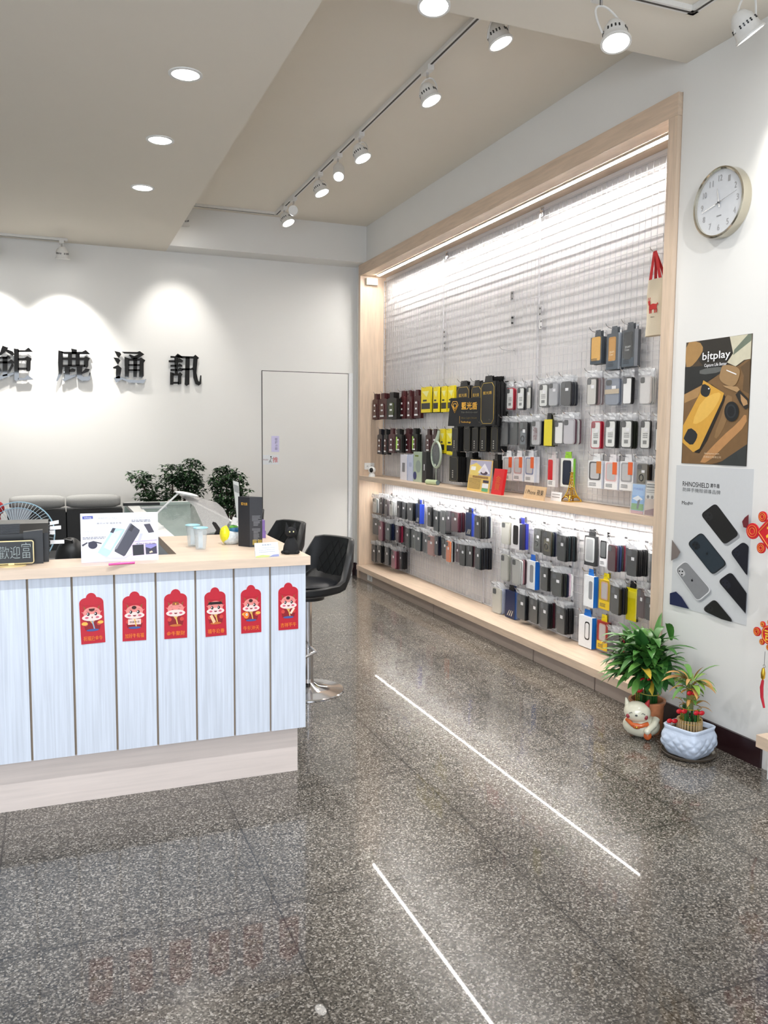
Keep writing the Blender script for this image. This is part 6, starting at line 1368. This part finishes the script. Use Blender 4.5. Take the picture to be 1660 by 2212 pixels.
# ------------------------------------------------------------------ red envelopes on the counter front
EN = [((172, 226), (1280, 1390), '祝福迎金牛', 0), ((264, 317), (1277, 1384), '加好牛有福', 1), ((354, 405), (1272, 1379), '金牛聚財', 2), ((442, 489), (1268, 1374), '福牛迎春', 3), ((520, 565), (1263, 1367), '牛氣沖天', 4), ((601, 645), (1258, 1360), '吉祥平牛', 5)]
skin = mat((232, 140, 132), .5); muz = mat((244, 214, 206), .5); chk = mat((206, 100, 120), .5); hornm = mat((150, 84, 50), .5); robe = mat((140, 26, 34), .5); dk = mat((34, 20, 22), .5); blu = mat((70, 90, 150), .5); orp = mat((232, 120, 40), .5); redp = mat((188, 30, 48), .5)
for (u0, u1), (v0, v1), tx, k in EN:
    a = aty(u0, (v0+v1)/2, 3.231); b = aty(u1, (v0+v1)/2, 3.231); t = aty((u0+u1)/2, v0, 3.231); l = aty((u0+u1)/2, v1, 3.231)
    cx = (a.x+b.x)/2; W_ = (b.x-a.x)*.97; H_ = t.z-l.z; cz = l.z; Y0 = 3.2315
    o = thing('red_envelope', 'red new year envelope with ox print on the counter front, %s from the left' % ORD[k], 'envelope', (cx, Y0, cz), 'ox year red envelopes on the counter')
    lean = math.radians([1.5, -1, -.5, 1.2, .3, .2][k])
    def E(x, y, e=0): # x -.5...5, y 0..1
        return (cx+W_*x*math.cos(lean)-H_*(y-.5)*math.sin(lean), Y0-.0012-e, cz+H_*.5+H_*(y-.5)*math.cos(lean)+W_*x*math.sin(lean))
    out = [(-.5, 0), (.5, 0), (.5, .80)]+[(.5-.28*(1-math.cos(i*PI/10)), .80+.105*math.sin(i*PI/10)) for i in range(1, 6)]+[(.21*math.cos(i*PI/8), .905+.055*math.sin(i*PI/8)+.035*math.sin(i*PI/8)) for i in range(1, 8)]+[(-.5+.28*(1-math.cos(i*PI/10)), .80+.105*math.sin(i*PI/10)) for i in range(5, 0, -1)]+[(-.5, .80)]
    MB().prism([E(x, y) for x, y in out], (0, .0012, 0)).build('paper', redp, o)
    lv_ = [0]
    def pz(name, pts, m):
        lv_[0] += 1; printed(o, 'ox_print', [E(x, y, .00012*lv_[0]+.0002) for x, y in pts], (0, .0001, 0), m)
    def el(cx_, cy_, rx, ry, n=18): return [(cx_+rx*math.cos(2*PI*i/n), cy_+ry*math.sin(2*PI*i/n)) for i in range(n)]
    pz('flap_line', [(-.5, .805), (-.3, .755), (0, .745), (.3, .755), (.5, .805), (.5, .800), (.3, .749), (0, .739), (-.3, .749), (-.5, .800)], mat((160, 24, 40), .5))
    # body
    pz('robe', [(-.20, .46), (.20, .46), (.34, .35), (.30, .27), (-.30, .27), (-.34, .35)], robe); pz('arm', el(-.27, .39, .09, .04), mat((206, 70, 60), .5)); pz('arm', el(.27, .39, .09, .04), mat((206, 70, 60), .5)); pz('chest', [(-.12, .46), (.12, .46), (.0, .38)], mat((214, 170, 110), .5))
    pz('shoes' if k == 1 else 'hem', el(0, .265, .26, .024), blu if k not in (2, 3) else mat((200, 110, 50), .5))
    if k in (0, 4): pz('sleeve', el(-.32, .40, .13, .035), mat((232, 180, 80), .5)); pz('sleeve', el(.34, .41, .12, .032), mat((232, 180, 80), .5))
    if k == 4: pz('gold_fish', el(-.24, .38, .14, .075), mat((232, 130, 50), .5)); pz('fish_eye', el(-.22, .39, .05, .026), M_paper); pz('fish_eye', el(-.22, .39, .02, .011), dk)
    if k == 1:
        pz('plaque', [(-.27, .33), (.27, .33), (.27, .44), (-.27, .44)], mat((244, 206, 196), .5)); text('恭喜大吉', 'lettering', dk, o, E(0, .385, .003), (1, 0, 0), UP, W_*.42, H_*.045)
    if k == 3: pz('tablet', [(-.28, .42), (-.16, .45), (0, .30), (-.12, .26)], mat((236, 196, 150), .5))
    if k == 5: pz('tablet', [(.34, .45), (.24, .47), (.06, .35), (.16, .33)], mat((244, 216, 190), .5))
    pz('sash', [(-.03, .45), (.03, .45), (.10, .29), (.05, .29)], mat((226, 180, 90), .5) if k != 0 else mat((150, 170, 190), .5))
    for s_ in (-1, 1):
        pz('horn', [(s_*.20, .66), (s_*.31, .67), (s_*.34, .745), (s_*.27, .72)], hornm); pz('ear', [(s_*.30, .62), (s_*.44, .635), (s_*.32, .59)], skin)
    pz('face', el(0, .605, .36, .115), skin)
    pz('muzzle', el(0, .515, .42, .068), muz)
    for s_ in (-1, 1):
        if k == 2: pz('closed_eye', [(s_*.14-.06, .585), (s_*.14, .602), (s_*.14+.06, .585), (s_*.14, .595)], dk)
        else: pz('eye', el(s_*.155, .585, .062, .034), dk); pz('eye_glint', el(s_*.155-.02, .590, .022, .014), M_paper)
        pz('cheek', el(s_*.22, .515, .075, .02), chk); pz('brow', [(s_*.10, .635), (s_*.20, .645), (s_*.24, .635), (s_*.2, .651)], dk)
    pz('mouth', el(0, .518, .026, .018, 10) if k in (0,) else [(-.08, .522), (.08, .522), (.04, .498), (-.04, .498)], mat((130, 40, 50), .5))
    if k == 3: pz('hat', [(-.38, .655), (.38, .65), (.26, .70), (-.26, .705)], dk)
    elif k == 0: pz('hair', [(-.13, .69), (.13, .69), (.1, .65), (0, .635), (-.1, .65)], mat((70, 30, 20), .5))
    elif k == 2: pz('crown', [(-.16, .68), (.16, .68), (.12, .74), (-.12, .74)], hornm); pz('crown_jewel', el(0, .70, .03, .018, 8), M_goldp)
    else: pz('hair', el(-.02, .675, .10, .034), mat((60, 26, 20), .5))
    text(tx, 'lettering', orp, o, E(0, .105, .0012), (1, 0, 0), UP, W_*.80, H_*.095, bold=.012)

# ------------------------------------------------------------------ plants
def leaf(b, p, d, L, w, droop, n=6, fold=.25):
    d = Vector(d).normalized(); p = Vector(p); up = Vector((0, 0, 1)); sd = d.cross(up)
    sd = sd.normalized() if sd.length > .05 else Vector((1, 0, 0)); rows = []; q = p.copy(); dd = d.copy()
    for i in range(n+1):
        t = i/n; ww = w*(math.sin(PI*min(1, t*.93+.07))**.8)*(1 if t < .98 else .1); nn = sd.cross(dd).normalized()
        rows.append([q-sd*ww+nn*ww*fold, q+nn*0, q+sd*ww+nn*ww*fold]); q = q+dd*(L/n); dd = (dd+Vector((0, 0, -droop/n))).normalized()
    b.quads(rows)
def leafmat(c1, c2, name):
    m = mat(c1, .38, var=.35, scale=9, name=name); return m
ML = [leafmat((70, 122, 52), 0, 'leaf'), mat((96, 146, 66), .4, var=.25, scale=10), mat((50, 100, 46), .4, var=.3, scale=11)]
MY = mat((206, 176, 60), .5, var=.2); MS = mat((44, 96, 44), .35, var=.2, scale=30); MBr = mat((168, 120, 66), .6, var=.2)
def bamboo(center, zb_, ztop, spread, nst, nl, rnd, name, label, small=False, leafL=.17, height=None):
    o = thing(name, label, 'plant', (center.x, center.y, zb_))
    st = MB(); nodes = []
    for k in range(nst):
        a = rnd.uniform(0, 2*PI); r = spread*math.sqrt(rnd.random()); h = ztop-rnd.uniform(0, .05)
        p = Vector((center.x+r*math.cos(a), center.y+r*math.sin(a), zb_)); st.cyl(p, (p.x, p.y, h), .0075 if not small else .0055, n=8)
        for j in range(5): z = zb_+(h-zb_)*(j+.5)/5; st.cyl((p.x, p.y, z), (p.x, p.y, z+.003), .0088 if not small else .0066, n=8)
        nodes.append(Vector((p.x, p.y, h)))
    stp = st.build('cane', MS, o, smooth=True)
    bs = [MB(), MB(), MB()]; yb_ = MB()
    for k in range(nl):
        nd = rnd.choice(nodes); a = rnd.uniform(0, 2*PI); el_ = rnd.uniform(-.1, 1.25); d = Vector((math.cos(a)*math.cos(el_), math.sin(a)*math.cos(el_), math.sin(el_)))
        s0 = nd+Vector((rnd.uniform(-.02, .02), rnd.uniform(-.02, .02), rnd.uniform(-.03, .09 if not small else .05)))+d*rnd.uniform(0, .05)
        tip = s0+d*leafL
        if tip.x > XW-.05: d.x = -abs(d.x)*.4
        (yb_ if rnd.random() < (.05 if not small else .12) else bs[rnd.randrange(3)]) and leaf(bs[rnd.randrange(3)] if rnd.random() > (.05 if not small else .12) else yb_, s0, d, leafL*rnd.uniform(.7, 1.15), leafL*rnd.uniform(.085, .14), rnd.uniform(.5, 1.9))
    for bq, m_ in zip(bs, ML): 
        if bq.v: bq.build('leaves', m_, o, smooth='all')
    if yb_.v: yb_.build('yellowed_leaves', MY, o, smooth='all')
    return o, nodes
rnd = random.Random(11)
def bow(o, c, s_, nm='ribbon_bow'):
    s_ *= 1.35; b = MB()
    for sg in (-1, 1): b.ball(c+Vector((sg*s_*.36, -sg*s_*.16, 0)), (s_*.5, s_*.25, s_*.36), 10, 8)
    b.ball(c, s_*.2, 8, 6); b.build(nm, mat((200, 20, 36), .4), o, smooth=True)
    g = MB()
    for k in range(3):
        for j in range(6): g.ball(c+Vector(((k-1)*s_*.3-.004, -s_*.25, -s_*.25-j*s_*.22)), .0022, 6, 4)
    g.build('gold_beads', M_gold, o)
# pot 1: maneki cat planter
c1 = atz(1418, 1588, 0); c1 = Vector((2.56, 3.12, 0))
o = thing('cat_planter', 'glazed white lucky cat planter with orange markings', 'planter', c1)
MW = mat((226, 222, 200), .12, var=.03, coat=.6); MO = mat((206, 100, 50), .2)
pc = c1+Vector((.045, .035, 0))
MB().lathe([(.001, .0), (.066, 0), (.075, .03), (.078, .13), (.086, .145), (.086, .155), (.074, .155), (.07, .12), (.001, .12)], pc, 28).build('pot', mat((196, 128, 90), .3, var=.25, scale=40), o, smooth=True)
fc = Vector((-.63, -.77, 0)); sd = Vector((.77, -.63, 0))
def cp(a, b, z): return c1+sd*a+fc*b+Vector((0, 0, z))
RM = Matrix(((sd.x, fc.x, 0), (sd.y, fc.y, 0), (0, 0, 1)))
MB().ball(cp(-.01, .035, .055), (.085, .062, .055), 24, 16, RM).build('body', MW, o, smooth=True)
MB().ball(cp(-.03, .062, .125), (.062, .048, .050), 24, 16, RM @ Matrix.Rotation(.12, 3, 'Y')).build('head', MW, o, smooth=True)
for a_, t_, mm in ((-.072, -.3, MW), (.008, .35, mat((170, 40, 44), .3))): MB().cyl(cp(a_, .055, .150), cp(a_+t_*.04, .052, .185), .017, .003, 10).build('ear', mm, o, smooth=True)
MB().tube([cp(-.075, .07, .088), cp(-.05, .1, .074), cp(-.01, .103, .072), cp(.02, .085, .08)], .010, 10).build('collar', MO, o, smooth=True)
MB().ball(cp(-.03, .098, .068), (.022, .014, .014), 12, 8, RM).build('bib', MO, o, smooth=True)
MB().ball(cp(-.03, .110, .066), .006, 10, 8).build('bell', M_gold, o, smooth=True)
MB().ball(cp(-.033, .112, .122), (.006, .004, .004), 8, 6, RM).build('nose', M_dark, o, smooth=True)
for s_ in (-1, 1):
    e = cp(-.03+s_*.026, .106-abs(s_-.2)*.002, .13); b = MB().tube([e+sd*(-.010)+Vector((0, 0, -.003)), e+fc*.004+Vector((0, 0, .004)), e+sd*.010+Vector((0, 0, -.003))], .0014, 5); b.build('closed_eye', M_dark, o)
    MB().ball(cp(-.03+s_*.040, .096, .112), (.009, .006, .011), 10, 8, RM).build('cheek', mat((150, 50, 60), .3), o, smooth=True)
MB().tube([cp(.055, .05, .095), cp(.045, .08, .075), cp(.02, .105, .055)], [.018, .016, .014], 12).ball(cp(.018, .106, .052), .016, 12, 8).build('paw', MW, o, smooth=True)
MB().ball(cp(.02, .094, .026), (.018, .010, .02), 12, 8, RM).build('orange_patch', MO, o, smooth=True)
MB().lathe([(.001, 0), (.071, 0), (.071, .004), (.001, .006)], pc+Vector((0, 0, .118)), 20).build('soil', mat((60, 50, 40), .9), o)
bo, nd = bamboo(pc, .126, .30, .05, 16, 150, rnd, 'lucky_bamboo', 'large leafy lucky bamboo in the cat planter', leafL=.18)
lf = MB()
for k in range(60):
    a = rnd.uniform(0, 2*PI); rr = rnd.uniform(0, .10); s0 = pc+Vector((rr*math.cos(a), rr*math.sin(a), .32+rnd.uniform(-.02, .13))); el_ = rnd.uniform(.2, 1.3); d = Vector((math.cos(a)*math.cos(el_), math.sin(a)*math.cos(el_), math.sin(el_)))
    if s0.x+d.x*.18 > XW-.04: d.x = -abs(d.x)
    leaf(lf, s0, d, rnd.uniform(.12, .19), rnd.uniform(.014, .023), rnd.uniform(.6, 2.2))
lf.build('leaves', ML[0], bo, smooth='all')
tie = MB().tube([pc+Vector((.062*math.cos(t*PI/12), .062*math.sin(t*PI/12), .20+.01*math.sin(t*PI/12))) for t in range(24)], .003, 6, True); tie.build('tie', mat((150, 150, 60), .5), bo)
bow(bo, pc+Vector((-.055, -.055, .265)), .028); bow(bo, pc+Vector((-.085, -.03, .215)), .024)
# pot 2: pale blue quilted square pot on saucer
c2 = Vector((2.585, 2.845, 0)); o = thing('plant_saucer', 'round dark saucer under the pale blue pot', 'saucer', c2)
MB().lathe([(.001, .002), (.085, .002), (.105, .008), (.114, .018), (.118, .018), (.108, .004), (.09, 0), (.001, 0)], c2, 40).build('dish', mat((92, 82, 70), .3), o, smooth=True)
o = thing('quilted_pot', 'pale blue quilted ceramic pot with square rim', 'pot', c2+Vector((0, 0, .006)))
def qp(t, z, r, bump=0):
    a = t; k = (abs(math.cos(a))**6+abs(math.sin(a))**6)**(-1/6); rr = r*.93*k+bump; a2 = a+math.radians(14)
    return c2+Vector((rr*math.cos(a2), rr*math.sin(a2), z))
N = 96; rows = []
for i in range(30):
    t = i/29; z = .006+.112*t; r = .062+.036*math.sin(PI*(.12+.60*t)); row = []
    for j in range(N+1):
        a = 2*PI*j/N; q1 = abs(math.sin(6*a+t*7.5)); q2 = abs(math.sin(6*a-t*7.5)); row.append(qp(a, z, r, .009*min(q1, q2)**.6*math.sin(PI*min(1, t*1.08))))
    rows.append(row)
for r, z in ((.090, .120), (.094, .134), (.090, .137), (.080, .134), (.078, .11)): rows.append([qp(2*PI*j/N, z, r) for j in range(N+1)])
b = MB().quads(rows); b._add([p_ for p_ in rows[0][:-1]], [tuple(range(N))]); b._add([p_ for p_ in rows[-1][:-1]], [tuple(range(N))])
b.build('pot_wall', mat((202, 214, 232), .3, var=.06, scale=80, bump=.3), o, smooth='all')
MB().prism([qp(2*PI*j/32, .112, .076) for j in range(32)], (0, 0, .006)).build('soil', mat((70, 60, 50), .9), o)
b2o, nd2 = bamboo(c2, .119, .22, .042, 14, 0, rnd, 'lucky_bamboo', 'small lucky bamboo with red bows in the pale blue pot', True)
b = MB()
for k in range(26):
    a = 2*PI*k/26; p_ = c2+Vector((.050*math.cos(a), .050*math.sin(a), .118)); b.cyl(p_, p_+Vector((0, 0, .045)), .0048, n=7)
b.build('cane', mat((176, 150, 110), .6, var=.3, scale=60), b2o)
b = MB()
for k in range(9):
    a = rnd.uniform(0, 2*PI); r = rnd.uniform(0, .018); p_ = c2+Vector((r*math.cos(a), r*math.sin(a), .2)); b.cyl(p_, p_+Vector((0, 0, .10+rnd.uniform(-.02, .02))), .0055, n=8)
b.build('cane', mat((120, 130, 76), .5, var=.2, scale=40), b2o)
b = MB()
for r, z in ((.052, .15), (.046, .215), (.022, .30)): b.tube([c2+Vector((r*math.cos(t*PI/10), r*math.sin(t*PI/10), z)) for t in range(20)], .0018, 5, True)
b.build('gold_wire', M_gold, b2o)
for (dx, dy, z) in ((-.055, -.01, .205), (.0, -.055, .205), (-.012, -.022, .285), (-.07, .03, .15)): bow(b2o, c2+Vector((dx, dy, z)), .022)
lf = [MB(), MB(), MB()]
for k in range(50):
    a = rnd.uniform(0, 2*PI); lev = rnd.choice((.22, .30, .32)); r = .03 if lev < .3 else .012
    s0 = c2+Vector((r*math.cos(a), r*math.sin(a), lev+rnd.uniform(-.01, .03))); el_ = rnd.uniform(.2, 1.2); d = Vector((math.cos(a)*math.cos(el_), math.sin(a)*math.cos(el_), math.sin(el_)))
    L_ = rnd.uniform(.06, .15) if lev > .25 else rnd.uniform(.04, .07); leaf(lf[k % 3 if k % 9 else 2], s0, d, L_, L_*rnd.uniform(.09, .13), rnd.uniform(.6, 2.4))
for bq, m_ in zip(lf, (ML[1], mat((126, 160, 70), .45, var=.25, scale=12), mat((186, 140, 76), .5, var=.3, scale=12))): bq.build('leaves', m_, b2o, smooth='all')

# dark bushy plants behind the showcase
MLd = [mat((46, 76, 46), .5, var=.3, scale=8), mat((62, 94, 56), .5, var=.3, scale=8), mat((24, 44, 28), .5, var=.3, scale=8)]
def bush(blobs, base, Y, label, seed):
    rn = random.Random(seed); bp_ = aty(base[0], base[1], Y); o = thing('potted_aralia', label, 'plant', (bp_.x, Y, 0))
    bs = [MB(), MB(), MB()]; st = MB()
    for (u, v_, ru, rv, n) in blobs:
        c = aty(u, v_, Y); k = c.y/ F_PX*1.0; s_ = (c-C0).length/F_PX
        st.tube([(bp_.x+rn.uniform(-.02, .02), Y, .25), (bp_.x*.6+c.x*.4, Y, .25+(c.z-.25)*.5), (c.x, Y, c.z)], [.012, .008, .005], 6)
        for i in range(n):
            th_ = rn.uniform(0, 2*PI); rr = math.sqrt(rn.random()); p_ = Vector((c.x+ru*s_*rr*math.cos(th_), Y+rn.uniform(-.14, .14), c.z+rv*s_*rr*math.sin(th_)))
            if p_.y > YB-.05: p_.y = YB-.05
            a = rn.uniform(0, 2*PI)
            for j in range(4):
                aa = a+j*1.1; leaf(bs[rn.randrange(3)], p_, (math.cos(aa), math.sin(aa)*.6, rn.uniform(-.4, .5)), rn.uniform(.03, .055), rn.uniform(.008, .014), rn.uniform(.6, 1.8), 3)
    for bq, m_ in zip(bs, MLd): bq.build('foliage', m_, o)
    st.build('trunk', mat((66, 56, 44), .8), o, smooth=True)
    MB().lathe([(.001, 0), (.10, 0), (.13, .28), (.14, .30), (.125, .30), (.115, .27), (.001, .27)], (bp_.x, Y, 0), 24).build('plant_pot', mat((90, 70, 60), .5), o, smooth=True)
bush([(300, 1030, 22, 12, 34), (325, 1045, 26, 22, 70), (318, 1072, 22, 14, 44), (372, 1020, 24, 20, 70), (385, 1050, 34, 28, 120), (415, 1012, 22, 22, 70), (405, 1040, 28, 22, 80), (425, 1055, 14, 24, 40), (360, 1078, 40, 12, 60)], (375, 1085), 7.35, 'wide dark green aralia plant behind the showcase', 1)
bush([(488, 1022, 20, 16, 60), (474, 1040, 18, 22, 60), (510, 1038, 18, 20, 50), (492, 1060, 34, 24, 110), (500, 1085, 34, 22, 90), (478, 1090, 20, 18, 40), (520, 1060, 18, 22, 40)], (495, 1110), 7.1, 'narrower dark green aralia plant left of the door', 2)

flush_prints()
